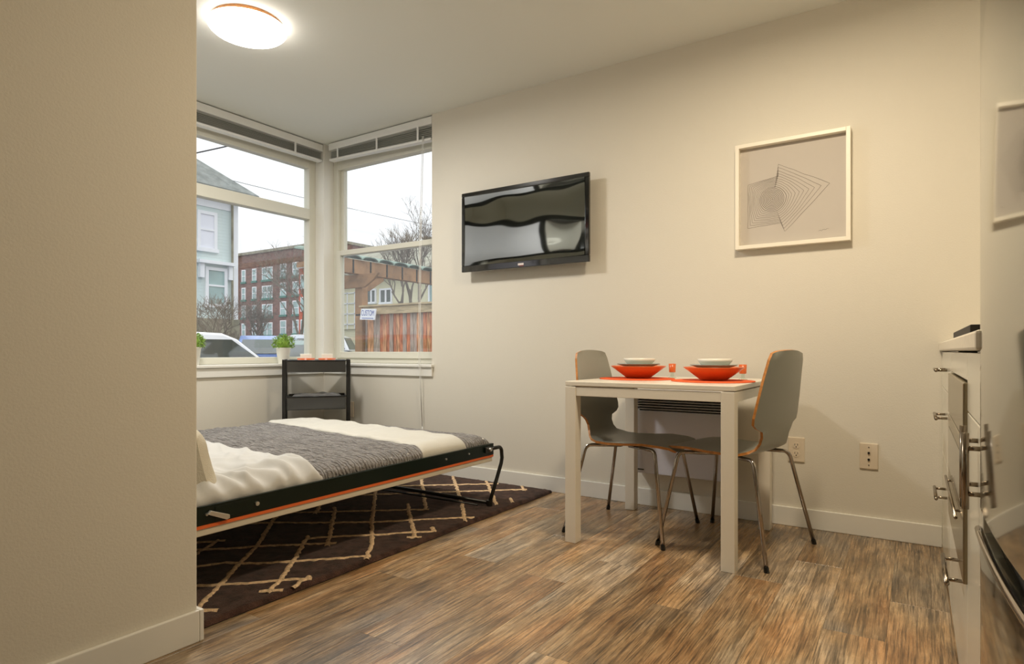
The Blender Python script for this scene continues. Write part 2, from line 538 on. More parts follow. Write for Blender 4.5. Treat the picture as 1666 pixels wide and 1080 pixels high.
cord = MB().tube([(WX1 - 0.075, YB - 0.004, 2.42), (WX1 - 0.075, YB - 0.034, 1.6), (WX1 - 0.075, YB - 0.04, 0.79), (WX1 - 0.072, YB - 0.02, 0.33)], 0.0022, 6)
cord.tube([(WX1 - 0.086, YB - 0.004, 2.42), (WX1 - 0.088, YB - 0.034, 1.6), (WX1 - 0.088, YB - 0.04, 0.79), (WX1 - 0.074, YB - 0.02, 0.34)], 0.0018, 6)
cord.tube([(WX1 - 0.072, YB - 0.02, 0.335), (WX1 - 0.072, YB - 0.02, 0.30)], [0.004, 0.007], 8)
cord.build('pull_cord', M_white, b2, smooth=True)

# ------------------------------------------------------------------ ceiling lights
def dome(loc, label, col, strength, r=0.19):
    root = thing('ceiling_light', label, 'ceiling light', loc, 0)
    MB().lathe([(r * 0.88, 0.0), (r * 0.9, -0.004), (r * 0.94, -0.018), (r * 0.94, -0.026), (r * 0.9, -0.028)], 48).build('base_ring', M_ply, root, world=False, smooth=False)
    prof = [(r * 0.90, -0.026), (r * 0.985, -0.026), (r, -0.032), (r * 0.97, -0.042), (r * 0.9, -0.054), (r * 0.75, -0.066), (r * 0.55, -0.074), (r * 0.3, -0.078), (0.004, -0.079)]
    MB().lathe(prof, 48).build('diffuser', emit('lamp_glow', col, 11.0), root, world=False, smooth=True)
    ld = bpy.data.lights.new('lamp_disc', 'AREA'); ld.shape = 'DISK'; ld.size = r * 1.5; ld.energy = strength; ld.color = col[:3]
    lo = bpy.data.objects.new('lamp_disc', ld); COL.objects.link(lo); lo.parent = root; lo.location = (0, 0, -0.082)
    return root
dome((-2.86, 1.90, H), 'lit white dome light on the ceiling above the bed', (1.0, 0.96, 0.90, 1), LAMP_BED)
dome((-0.42, 2.08, H), 'added white dome light out of view above the dining table, warm fill', (1.0, 0.84, 0.62, 1), LAMP_FILL)  # unseen dome, added as warm fill for the room and back wall

# ================================================================== RUG
rx0, rx1, ry0, ry1 = -3.62, -1.875, 0.75, 3.325
RUGZ = 0.02
def rug_mat():
    m = mat('rug_pile', '46322A', rough=0.95, var=0.6, vscale=26, bump=1.0, bscale=240, bdist=0.006, spec=0.1, sheen=0.15)
    return m
M_rug = rug_mat()
M_stripe = mat('rug_stripe', 'E0C29C', rough=0.95, var=0.3, vscale=70, bump=1.0, bscale=260, bdist=0.005, spec=0.1)
def rugf(u, v):
    e = 0.02
    x = rx0 + (rx1 - rx0) * u; y = ry0 + (ry1 - ry0) * v
    d = min(x - rx0, rx1 - x, y - ry0, ry1 - y)
    k = math.sqrt(max(0, 1 - (1 - min(d, e) / e) ** 2))
    x += 0.006 * noise.noise((x * 3, y * 3, 1)) * (1 if d < 0.05 else 0)
    return (x, y, 0.004 + (RUGZ - 0.004) * k + (0.0035 * noise.noise((x * 45, y * 45, 0)) if d > 0.01 else 0))
def spaced(n, e):
    a = [0, e * 0.3, e * 0.7, e]
    a += [e + (1 - 2 * e) * k / n for k in range(1, n)]
    a += [1 - e, 1 - e * 0.7, 1 - e * 0.3, 1]
    return a
us = spaced(120, 0.0115); vs_ = spaced(170, 0.008)
mb = MB()
mb.v = [rugf(u, v) for v in vs_ for u in us]
nu = len(us)
mb.f = [(j * nu + i, j * nu + i + 1, (j + 1) * nu + i + 1, (j + 1) * nu + i) for j in range(len(vs_) - 1) for i in range(nu - 1)]
rug = thing('area_rug', 'dark grey brown shag rug with cream crossing lines under the fold-down bed', 'rug', (rx0 / 2 + rx1 / 2, ry0 / 2 + ry1 / 2, 0))
mb.build('pile', M_rug, rug, smooth=True)
mbk = MB().box(rx0 + 0.004, rx1 - 0.004, ry0 + 0.004, ry1 - 0.004, 0.0, 0.006).build('backing', M_black, rug)
STR = [[(-2.45, 1.33), (-2.528, 1.429), (-2.641, 1.609)],
 [(-1.90, 1.03), (-1.998, 1.145), (-2.27, 1.466), (-2.426, 1.659), (-2.706, 1.934), (-3.15, 2.40), (-3.58, 2.86)],
 [(-1.915, 1.35), (-1.99, 1.457), (-2.128, 1.623), (-2.351, 1.869)],
 [(-1.834 - .05, 1.428), (-1.929, 1.539)],
 [(-2.156, 1.817), (-2.335, 1.988), (-2.655, 2.292)],
 [(-2.634, 2.137), (-2.714, 2.225), (-3.05, 2.56)],
 [(-1.889, 1.79), (-2.04, 1.97), (-2.287, 2.208), (-2.71, 2.644), (-3.05, 3.02), (-3.30, 3.29)],
 [(-1.911, 2.115), (-2.152, 2.347), (-2.377, 2.565)],
 [(-2.209, 2.526), (-2.667, 3.016), (-2.9, 3.26)],
 [(-1.89, 2.46), (-2.121, 2.733), (-2.64, 3.30)],
 [(-1.90, 2.235), (-1.96, 2.29)],
 [(-1.945, 2.817), (-2.36, 3.30)],
 [(-1.90, 2.91), (-1.969, 2.992)],
 [(-2.0, 3.19), (-2.08, 3.30)],
 [(-2.75, 1.34), (-2.601, 1.47), (-2.483, 1.565), (-2.42, 1.644), (-2.325, 1.726), (-2.16, 1.872)],
 [(-2.75, 1.02), (-2.55, 1.21), (-2.394, 1.353), (-2.333, 1.451), (-2.232, 1.506), (-2.077, 1.651), (-1.941, 1.796), (-1.90, 1.83)],
 [(-2.46, 0.98), (-2.197, 1.242), (-2.045, 1.38), (-1.984, 1.453), (-1.90, 1.53)],
 [(-1.955, 1.345), (-1.895, 1.40)],
 [(-2.03, 1.10), (-1.987, 1.131), (-1.927, 1.174)],
 [(-3.4, 1.25), (-3.0, 1.62), (-2.688, 1.921), (-2.581, 1.98), (-2.466, 2.06), (-2.263, 2.205), (-2.128, 2.338), (-1.961, 2.498), (-1.90, 2.55)],
 [(-2.322, 1.846), (-2.21, 1.961), (-2.09, 2.061), (-1.986, 2.181), (-1.90, 2.25)],
 [(-1.955, 2.105), (-1.90, 2.145)],
 [(-3.5, 1.42), (-3.05, 1.84), (-2.656, 2.177), (-2.455, 2.337), (-2.2, 2.544)],
 [(-2.80, 1.40), (-2.694, 1.523), (-2.605, 1.62)],
 [(-3.5, 2.15), (-3.1, 2.55), (-2.694, 2.917), (-2.448, 3.118), (-2.25, 3.28)],
 [(-3.4, 1.98), (-2.9, 2.44), (-2.471, 2.836), (-2.288, 3.0), (-2.011, 3.24)],
 [(-3.3, 0.95), (-3.58, 1.25)], [(-2.9, 0.9), (-3.3, 1.35), (-3.58, 1.65)], [(-3.0, 0.85), (-2.75, 1.1)]]
def ribbon(pts, w, z, jitter=0.35, n=None):
    P = [Vector((p[0], p[1], 0)) for p in pts]
    out = []
    for a, b in zip(P[:-1], P[1:]):
        k = max(2, int((b - a).length / 0.018))
        for i_ in range(k): out.append(a.lerp(b, i_ / k))
    out.append(P[-1])
    vs = []; fs = []
    m_ = 5
    for i_, p in enumerate(out):
        a = out[max(0, i_ - 1)]; b = out[min(len(out) - 1, i_ + 1)]
        d = (b - a).normalized(); nrm = Vector((-d.y, d.x, 0))
        p = p + nrm * w * jitter * noise.noise((p.x * 30, p.y * 30, 3))
        ww = w * (1 + 0.45 * noise.noise((p.x * 40, p.y * 40, 9)))
        for k in range(m_):
            s_ = -1 + 2 * k / (m_ - 1)
            vs.append(tuple(p + nrm * ww * 0.5 * s_ + Vector((0, 0, z + 0.006 * (1 - s_ * s_) - 0.004))))
    for i_ in range(len(out) - 1):
        for k in range(m_ - 1):
            fs.append((i_ * m_ + k, i_ * m_ + k + 1, (i_ + 1) * m_ + k + 1, (i_ + 1) * m_ + k))
    return MB().add(vs, fs)
for i_, s_ in enumerate(STR):
    ribbon(s_, 0.023, RUGZ + 0.003).build('woven_line', M_stripe, rug, smooth=True)

# ================================================================== WALL BED
BX0, BX1, BY0, BY1 = -3.61, -1.975, 0.62, 2.83
bed = thing('fold_down_bed', 'fold-down wall bed with dark green black steel rail and bent tube leg', 'bed', (-2.79, 1.75, 0))
MB().box(BX0, BX1 - 0.002, BY0, BY1 - 0.01, 0.262, 0.287).build('bed_panel', M_panel, bed, bevel=0.003)
MB().box(BX1 - 0.006, BX1 + 0.002, BY0, BY1 - 0.005, 0.287, 0.298).build('wood_edge', M_orange_edge, bed)
# side rail: upright plate with small flange at its top
MB().box(BX1 - 0.004, BX1, BY0, BY1, 0.298, 0.361).box(BX1 - 0.022, BX1 - 0.004, BY0, BY1, 0.356, 0.361).build('side_rail', M_rail, bed, bevel=0.001)
MB().box(BX0, BX0 + 0.004, BY0, BY1, 0.29, 0.361).build('side_rail', M_rail, bed)
MB().box(BX0 + 0.004, BX1 - 0.004, BY1 - 0.004, BY1, 0.29, 0.355).build('foot_rail', M_rail, bed)
mb = MB()
for k in range(12):
    yy = BY0 + 0.15 + k * 0.18
    mb.box(BX0 + 0.006, BX1 - 0.008, yy, yy + 0.07, 0.287, 0.297)
mb.build('slats', M_panel, bed, kind='stuff')
# fittings on the rail
rp = MB().box(BX1, BX1 + 0.002, 1.19, 1.36, 0.309, 0.352).build('hinge_plate', M_rail, bed, bevel=0.001)
MB().cyl((BX1 + 0.001, 1.345, 0.331), (BX1 + 0.010, 1.345, 0.331), 0.0075, 12).build('bolt', M_steel, rp)
hb = MB().prism([(1.155, 0.335), (1.168, 0.345), (1.235, 0.318), (1.236, 0.306), (1.226, 0.302)], 0, BX1 + 0.003, BX1 + 0.016)
hb.build('latch_bracket', M_steel, bed, bevel=0.002)
for yy in (1.16, 2.41, 2.60):
    MB().cyl((BX1, yy, 0.333), (BX1 + 0.006, yy, 0.333), 0.005, 10).build('bolt', M_steel, bed)
lt = MB().box(BX1, BX1 + 0.012, 2.74, 2.79, 0.318, 0.349).build('leg_pivot', M_black, bed, bevel=0.003)
MB().cyl((BX1 + 0.012, 2.775, 0.334), (BX1 + 0.024, 2.775, 0.334), 0.010, 14).build('pivot_pin', M_steel, lt)
# U-shaped leg: out past the foot, round the bend and slanting back to the rug
def arc(c, r, a0, a1, n=8):
    return [(c[0] + r * math.cos(R(a0 + (a1 - a0) * k / n)), c[1] + r * math.sin(R(a0 + (a1 - a0) * k / n))) for k in range(n + 1)]
def leg_side(xx):
    yz = [(2.80, 0.334), (2.86, 0.334)] + arc((2.872, 0.302), 0.032, 85, -5, 7) + [(2.908, 0.27), (2.90, 0.24), (2.85, 0.15), (2.785, 0.036)]
    return MB().tube([(xx, a, b) for a, b in yz], 0.0105, 10)
leg_side(BX1 + 0.004).build('leg', M_black, bed, smooth=True)
leg_side(BX0 - 0.004).build('leg', M_black, bed, smooth=True)
MB().cyl((BX0 - 0.004, 2.785, 0.037), (BX1 + 0.004, 2.785, 0.037), 0.0105, 10).build('leg_crossbar', M_black, bed, smooth=True)
MB().cyl((BX0, 2.68, 0.034), (BX1 - 0.03, 2.72, 0.034), 0.005, 8).build('thin_bar', M_black, bed, smooth=True)  # second thin dark bar running beside the crossbar
for xx in (BX1 + 0.004, BX0 - 0.004):
    MB().cyl((xx, 2.785, 0.018), (xx, 2.785, 0.052), 0.017, 12).build('foot', M_black, bed)
# mattress
MZ0, MZ1 = 0.297, 0.398
mx0, mx1, my0, my1 = BX0 + 0.02, BX1 - 0.024, BY0 + 0.06, BY1 - 0.02
M_matt = mat('mattress_cloth', 'E9E6DE', rough=0.9)
MB().box(mx0, mx1, my0, my1, MZ0, MZ1).build('mattress', M_matt, bed, bevel=0.03)

# bedclothes: height fields over the mattress
def edge(d, r):
    if d >= r: return 1.0
    if d <= 0: return 0.0
    q = 1 - d / r
    return math.sqrt(max(0, 1 - q * q))
def cover(name, label, cat, y0f, y1f, lift, wr, m, nx=150, ny=110, rx=0.085, ry=0.07, thick=0.006, x0=mx0, x1=mx1 + 0.012, zlow=0.353, **kw):
    """y0f/y1f: near and far border of the cover as functions of X"""
    def fn(u, v):
        x = x0 + (x1 - x0) * u
        ya, yb = y0f(x), y1f(x)
        y = ya + (yb - ya) * v
        k = edge(min(x - x0, x1 - x), rx) * edge(min(my1 + 0.012 - y, 9), ry)
        rim = min(1, min(v, 1 - v) * (yb - ya) / 0.02)
        z = zlow + (MZ1 + lift * (0.35 + 0.65 * math.sqrt(max(0, rim))) - zlow) * k
        z += wr(x, y) * (0.3 + 0.7 * k) * (0.35 + 0.65 * rim)
        return (x, y, max(z, zlow - 0.004))
    o = MB().grid(nx, ny, fn).build(name, m, None, smooth=True, solid=thick)
    tag(o, label, cat)
    return o
M_duvet = mat('white_cotton', 'C6C5C1', rough=0.9, bump=0.25, bscale=8, bdist=0.02, sheen=0.2)
def quilt_mat():
    m = mat('grey_quilt', '85807C', rough=0.95, var=0.3, vscale=14, sheen=0.3)
    nt = m.node_tree
    p = nt.nodes['Principled BSDF']
    tc = nt.nodes.new('ShaderNodeTexCoord')
    w = nt.nodes.new('ShaderNodeTexWave'); w.wave_type = 'BANDS'; w.bands_direction = 'Y'
    w.inputs['Scale'].default_value = 17; w.inputs['Distortion'].default_value = 5; w.inputs['Detail'].default_value = 3; w.inputs['Detail Scale'].default_value = 2.5
    v = nt.nodes.new('ShaderNodeTexVoronoi'); v.inputs['Scale'].default_value = 60
    mm = nt.nodes.new('ShaderNodeMath'); mm.operation = 'MULTIPLY_ADD'; mm.inputs[1].default_value = 0.6
    b = nt.nodes.new('ShaderNodeBump'); b.inputs['Strength'].default_value = 1.0; b.inputs['Distance'].default_value = 0.012
    nt.links.new(tc.outputs['Object'], w.inputs['Vector']); nt.links.new(tc.outputs['Object'], v.inputs['Vector'])
    nt.links.new(v.outputs['Distance'], mm.inputs[0]); nt.links.new(w.outputs['Fac'], mm.inputs[2])
    nt.links.new(mm.outputs[0], b.inputs['Height']); nt.links.new(b.outputs[0], p.inputs['Normal'])
    return m
M_quilt = quilt_mat()
M_throw = mat('cream_throw', 'CFCCC1', rough=0.95, bump=0.5, bscale=160, bdist=0.003, sheen=0.3)
def n3(x, y, z): return noise.noise((x, y, z))
def ridge(x, y, z): return 1 - 2 * abs(noise.noise((x, y, z)))
def wr_duvet(x, y):
    near = max(0.0, 1 - (mx1 - x) / 0.38)
    a = 0.012 * n3(x * 3 + y * 2, y * 7 - x * 2, 2.1)
    b = 0.013 * near * math.sin((y + 0.35 * (mx1 - x)) * 75 + 5 * n3(x * 5, y * 6, 4))
    c = 0.021 * max(-0.3, ridge(x * 2.6 + y * 1.5, y * 7.5 + x * 3.4, 7.7)) + 0.009 * ridge(x * 6, y * 14 + x * 7, 3.3) - 0.012
    return a + b + c
def wr_quilt(x, y):
    return 0.006 * n3(x * 3, y * 5, 1.3) + 0.0045 * math.sin(y * 115 + 4 * n3(x * 5, y * 4, 6)) * (0.6 + 0.4 * n3(x * 9, y * 9, 2)) + 0.003 * n3(x * 28, y * 28, 5) + 0.008 * max(0, n3(x * 2.2 - 1, y * 6, 11))
def wr_throw(x, y):
    return 0.004 * n3(x * 6, y * 6, 8) + 0.002 * n3(x * 20, y * 20, 1) + 0.003 * math.sin(x * 30 + y * 8 + 2 * n3(x * 3, y * 3, 5))
dv_far = lambda x: 1.655 + 0.075 * (mx1 - x) + 0.012 * n3(x * 8, 2, 0)
th_near = lambda x: 2.255 + 0.155 * (mx1 - x) + 0.012 * n3(x * 7, 5, 0)
th_far = lambda x: min(2.795, 2.60 + 0.16 * (mx1 - x) + 0.008 * n3(x * 8, 9, 0))
cover('quilt', 'grey ribbed quilt across the middle of the fold-down bed', 'quilt', lambda x: 1.48, lambda x: my1 + 0.012, 0.012, wr_quilt, M_quilt, 170, 200)
cover('duvet', 'rumpled white duvet turned over the grey quilt near the pillow', 'duvet', lambda x: BY0 + 0.12, dv_far, 0.032, wr_duvet, M_duvet, 190, 190, rx=0.1, x1=mx1 + 0.014)
cover('throw_blanket', 'cream throw folded across the foot of the grey quilt', 'blanket', th_near, th_far, 0.026, wr_throw, M_throw, 130, 50, x1=mx1 + 0.014)

# pillow standing behind the partition edge
def pillow(name, label, loc, rot, w, h, t, m):
    def side(sgn):
        def fn(u, v):
            a, b = 2 * u - 1, 2 * v - 1
            k = ((1 - a ** 4) * (1 - b ** 4)) ** 0.5
            px = a * w / 2 * (1 - 0.06 * (1 - b * b)); pz = b * h / 2 * (1 - 0.07 * (1 - a * a))
            return (px, sgn * t / 2 * k + 0.006 * n3(a * 3, b * 3, sgn) * k, pz)
        return fn
    mb = MB().grid(26, 20, side(1)).grid(26, 20, side(-1))
    mb.xform(Matrix.Translation(loc) @ Matrix.Rotation(rot[2], 4, 'Z') @ Matrix.Rotation(rot[0], 4, 'X') @ Matrix.Rotation(rot[1], 4, 'Y'))
    o = mb.build(name, m, None, smooth=True)
    return tag(o, label, 'pillow')
M_pill = mat('pillow_weave', 'CFC8B6', rough=0.9, bump=0.8, bscale=220, bdist=0.003)
pillow('pillow', 'beige woven pillow propped at the head of the fold-down bed', (-2.335, 1.175, 0.468), (R(17), R(2), R(0)), 0.68, 0.33, 0.17, M_pill)
pillow('pillow', 'beige woven pillow at the head of the bed, hidden behind the partition', (-3.15, 1.13, 0.475), (R(17), 0, R(3)), 0.66, 0.33, 0.17, M_pill)

# cabinet the bed folds out of (seen in the television's reflection)
cab = thing('bed_cabinet', 'white wall bed cabinet with shelves at the bed head, mirrored in the television', 'cabinet', (-2.9, 0.57, 0))
CX0, CX1, CY0, CY1, CZ0, CZ1 = -3.93, -1.965, 0.525, 1.02, 1.50, 2.28
MB().box(CX0, CX0 + 0.03, CY0, CY1, 0.0, CZ1).build('side_panel', M_white, cab)
MB().box(CX1 - 0.018, CX1, CY0, CY1, CZ0, CZ1).build('side_panel', M_white, cab)
MB().box(CX0 + 0.03, CX1 - 0.018, 0.80, 0.815, CZ0, CZ1).build('back_panel', M_white, cab)
MB().box(CX0 + 0.03, CX1 - 0.018, 0.815, CY1 - 0.03, CZ0, CZ0 + 0.02).build('bottom_panel', M_white, cab)
MB().box(CX0 + 0.03, CX1 - 0.018, 0.815, CY1, CZ1 - 0.05, CZ1).build('top_panel', M_black, cab)
dv = MB().box(-3.31, -3.27, 0.815, CY1 - 0.012, CZ0 + 0.02, CZ1 - 0.05).build('divider', M_white, cab)
MB().box(-3.31, -3.27, CY1 - 0.012, CY1 + 0.004, CZ0 + 0.02, CZ1 - 0.05).build('edge_strip', M_black, dv)
dl = MB().box(CX0 + 0.032, -3.312, CY1 - 0.02, CY1, CZ0 + 0.02, CZ1 - 0.052).build('cabinet_door', M_heater, cab)
MB().box(-3.36, -3.345, CY1, CY1 + 0.02, 1.80, 1.92).build('door_handle', M_black, dl)
for z in (1.905, 2.075):
    MB().box(-3.27, CX1 - 0.018, 0.815, CY1 - 0.02, z, z + 0.018).build('shelf', M_white, cab)
bk = MB().lathe([(0.03, 0), (0.12, 0.05), (0.122, 0.055), (0.116, 0.055), (0.03, 0.008)], 24, (-2.86, 0.945, 2.0935)).build('bowl', M_book_red, None, smooth=True)
tag(bk, 'red bowl on the upper shelf of the bed cabinet, mirrored in the television', 'bowl')
bo = thing('storage_box', 'tan lidded box on the lower shelf of the bed cabinet, mirrored in the television', 'box', (-3.0, 0.86, 1.923))
MB().box(-3.08, -2.92, 0.84, 0.97, 1.9235, 2.03).build('body', M_panel, bo); MB().box(-3.085, -2.915, 0.835, 0.975, 2.03, 2.05).build('lid', M_ply, bo)
tag(MB().box(-3.16, -3.12, 0.84, 0.98, 1.9235, 2.06).build('book', M_book_red), 'red book standing beside the tan box, mirrored in the television', 'book')

# ================================================================== UTILITY CART in the corner
cart = thing('utility_cart', 'dark steel trolley with shallow trays standing in the corner between the windows', 'cart', (-3.73, 3.047, 0.0), R(50))
# local x = to the right as seen from the room, local y = away
CW, CD = 0.45, 0.285
def tray(z, h):
    mb = MB()
    w, d, t = CW / 2 - 0.022, CD / 2, 0.004
    mb.box(-w, w, -d, d, z, z + t).box(-w, w, -d, -d + t, z + t, z + h).box(-w, w, d - t, d, z + t, z + h).box(-w, -w + t, -d + t, d - t, z + t, z + h).box(w - t, w, -d + t, d - t, z + t, z + h)
    o = mb.build('tray', M_cart, cart, world=False, bevel=0.002)
    mb = MB()
    for s_ in ((-w, -d, w, -d), (-w, d, w, d), (-w, -d, -w, d), (w, -d, w, d)):
        mb.tube([(s_[0], s_[1], z + h), (s_[2], s_[3], z + h)], 0.005, 8)
    mb.build('rim', M_cartpost, o, world=False, smooth=True)
    return o
tray(0.722, 0.085); tray(0.452, 0.095); tray(0.14, 0.085)
for sx in (-1, 1):
    for sy in (-1, 1):
        MB().box(sx * CW / 2 - 0.011, sx * CW / 2 + 0.011, sy * (CD / 2 - 0.02) - 0.011, sy * (CD / 2 - 0.02) + 0.011, 0.075, 0.815).build('post', M_cartpost, cart, world=False, bevel=0.002)
        c = MB().lathe([(0.004, -0.013), (0.03, -0.012), (0.034, -0.006), (0.034, 0.006), (0.03, 0.012), (0.004, 0.013)], 20)
        c.xform(Matrix.Translation((sx * CW / 2, sy * (CD / 2 - 0.02), 0.034)) @ Matrix.Rotation(R(90), 4, 'Y'))
        w_ = c.build('caster', M_black, cart, world=False, smooth=True)
        MB().box(sx * CW / 2 - 0.018, sx * CW / 2 + 0.018, sy * (CD / 2 - 0.02) - 0.008, sy * (CD / 2 - 0.02) + 0.008, 0.068, 0.076).build('fork', M_steel, w_, world=False)
def cart_pt(lx, ly, z):
    a = cart.rotation_euler.z
    return (cart.location.x + lx * math.cos(a) - ly * math.sin(a), cart.location.y + lx * math.sin(a) + ly * math.cos(a), z)
# grey cushion stuffed in the second tray
mb = MB()
def cus(sgn):
    def fn(u, v):
        a, b = 2 * u - 1, 2 * v - 1
        k = ((1 - a ** 6) * (1 - b ** 6)) ** 0.5
        return (a * 0.185, b * 0.12 - 0.012, 0.512 + sgn * 0.05 * k + 0.012 * k * n3(a * 2.5, b * 2.5, sgn * 4) + 0.006 * k * n3(a * 8, b * 8, sgn))
    return fn
mb.grid(30, 20, cus(1)).grid(30, 20, cus(-1))
mb.xform(Matrix.Translation(cart.location) @ Matrix.Rotation(R(50), 4, 'Z'))
tag(mb.build('folded_cloth', M_grey_cloth, None, smooth=True), 'crumpled grey cloth bundle in the second tray of the corner trolley', 'cloth')
# two orange dishes with white square cups on the top tray
for nm, lx in (('left', -0.075), ('right', 0.072)):
    c0 = cart_pt(lx, -0.05, 0.726)
    ob = MB().lathe([(0.03, 0), (0.032, 0.004), (0.05, 0.05), (0.064, 0.098), (0.061, 0.098), (0.045, 0.05), (0.004, 0.008)], 28).build('orange_dish', M_orange, None, smooth=True)
    ob.location = c0
    tag(ob, 'orange dish under the %s white cup on the corner trolley' % nm, 'dish', None)
    cup = thing('white_cup', '%s white square cup sitting in an orange dish on the corner trolley' % nm, 'cup', (c0[0], c0[1], 0.772), R(50))
    q = 0.040
    mb = MB().box(-q, q, -q, q, 0, 0.004)
    for s_ in (-1, 1):
        mb.box(-q, q, min(s_ * q, s_ * (q - 0.004)), max(s_ * q, s_ * (q - 0.004)), 0.004, 0.083)
        mb.box(min(s_ * q, s_ * (q - 0.004)), max(s_ * q, s_ * (q - 0.004)), -q + 0.004, q - 0.004, 0.004, 0.083)
    mb.build('body', M_cream, cup, world=False, bevel=0.004)
    MB().box(-q + 0.005, q - 0.005, -q + 0.005, q - 0.005, 0.05, 0.062).build('wax', M_cream, cup, world=False)

# ================================================================== POTTED PLANTS on the left sill
def plant(loc, label, seed):
    rnd = random.Random(seed)
    root = thing('potted_plant', label, 'plant', loc, 0, 'potted plants on the window sill')
    MB().lathe([(0.036, 0.0), (0.038, 0.002), (0.052, 0.112), (0.056, 0.118), (0.055, 0.122), (0.050, 0.122), (0.048, 0.112), (0.004, 0.108)], 32).build('pot', M_pot, root, world=False, smooth=True)
    MB().lathe([(0.047, 0.104), (0.03, 0.115), (0.002, 0.118)], 20).build('soil', M_soil, root, world=False, smooth=True)
    mb = MB()
    for k in range(700):
        # leaf sprigs on a globe
        th = math.acos(1 - 1.55 * rnd.random()); ph = rnd.random() * 2 * math.pi
        d = Vector((math.sin(th) * math.cos(ph), math.sin(th) * math.sin(ph), math.cos(th)))
        rr = 0.068 * (0.72 + 0.34 * rnd.random())
        p = Vector((0, 0, 0.155)) + Vector((d.x * rr * 1.06, d.y * rr * 1.06, d.z * rr * 0.88))
        s_ = 0.008 + 0.007 * rnd.random()
        t = d.cross(Vector((rnd.random() - .5, rnd.random() - .5, rnd.random() - .5))).normalized()
        n_ = d.cross(t)
        tip = p + d * s_ * 1.3 + t * s_ * 0.5
        mb.add([p - n_ * s_ * 0.45, p + t * s_ * .2 + d * s_ * .5, p + n_ * s_ * 0.45, tip], [(0, 1, 3), (1, 2, 3)])
    o = mb.build('foliage', M_leaf, root, world=False, kind='stuff')
    MB().lathe([(0.02, 0.10), (0.045, 0.13), (0.05, 0.16), (0.035, 0.195), (0.003, 0.205)], 16).build('foliage_core', M_leaf, root, world=False, smooth=True)
    return root
plant((-4.055, 2.995, SILL), 'round green plant in a white pot beside the corner trolley', 3)
plant((-4.055, 2.285, SILL), 'round green plant in a white pot half hidden by the partition edge', 5)

# ================================================================== TELEVISION
tv = thing('television', 'black flat television mounted on the wall right of the windows', 'television', (-2.08, YB, 1.40))
TX0, TX1, TZ0, TZ1, TY = -2.548, -1.603, 1.402, 1.930, 3.275
bz = 0.028
MB().box(TX0 + 0.02, TX1 - 0.02, TY + 0.018, TY + 0.05, TZ0 + 0.02, TZ1 - 0.02).build('back_shell', M_black, tv, bevel=0.01)
MB().box(-2.25, -1.9, TY + 0.05, YB, 1.55, 1.80).build('wall_mount', M_black, tv)
fr = MB().box(TX0, TX1, TY, TY + 0.02, TZ1 - bz, TZ1).box(TX0, TX1, TY, TY + 0.02, TZ0, TZ0 + bz * 1.5).box(TX0, TX0 + bz, TY, TY + 0.02, TZ0 + bz * 1.5, TZ1 - bz).box(TX1 - bz, TX1, TY, TY + 0.02, TZ0 + bz * 1.5, TZ1 - bz)
bezel = fr.build('bezel', M_bezel, tv, bevel=0.004)
MB().box(-2.098, -2.056, TY - 0.0012, TY, TZ0 + 0.014, TZ0 + 0.027).build('maker_badge', mat('badge_silver', 'D9CFCB', rough=0.4), bezel)
MB().box(-2.088, -2.056, TY - 0.0012, TY, TZ0 + 0.006, TZ0 + 0.0138).build('maker_badge', mat('badge_red', '5C1F16', rough=0.4), bezel)
def scr(u, v):
    a, b = 2 * u - 1, 2 * v - 1
    x = TX0 + bz + (TX1 - TX0 - 2 * bz) * u; z = TZ0 + bz * 1.5 + (TZ1 - TZ0 - 2.5 * bz) * v
    # slightly dished sheet: flat in the middle, curling forward at its rim
    y = TY + 0.012 - 0.010 * (abs(a) ** 4) - 0.006 * (abs(b) ** 4) + 0.0006 * n3(a * 2, b * 2, 3)
    return (x, y, z)
MB().grid(40, 24, scr).build('screen', M_screen, tv, smooth=True)

# ================================================================== FRAMED ART
AX0, AX1, AZ0, AZ1, AYF = -0.785, -0.257, 1.402, 1.943, 3.318
art = thing('framed_drawing', 'white box-framed line drawing of an arrow on the wall above the table', 'picture', ((AX0 + AX1) / 2, YB, AZ0))
fw = 0.019
for nm, b_ in (('frame_side', (AX0, AX0 + fw, AZ0, AZ1)), ('frame_side', (AX1 - fw, AX1, AZ0, AZ1)), ('frame_side', (AX0 + fw, AX1 - fw, AZ1 - fw, AZ1)), ('frame_side', (AX0 + fw, AX1 - fw, AZ0, AZ0 + fw))):
    MB().box(b_[0], b_[1], AYF, YB - 0.002, b_[2], b_[3]).build(nm, M_frame, art, bevel=0.0015)
paper = MB().box(AX0 + fw, AX1 - fw, 3.350, 3.356, AZ0 + fw, AZ1 - fw).build('paper', M_paper, art)
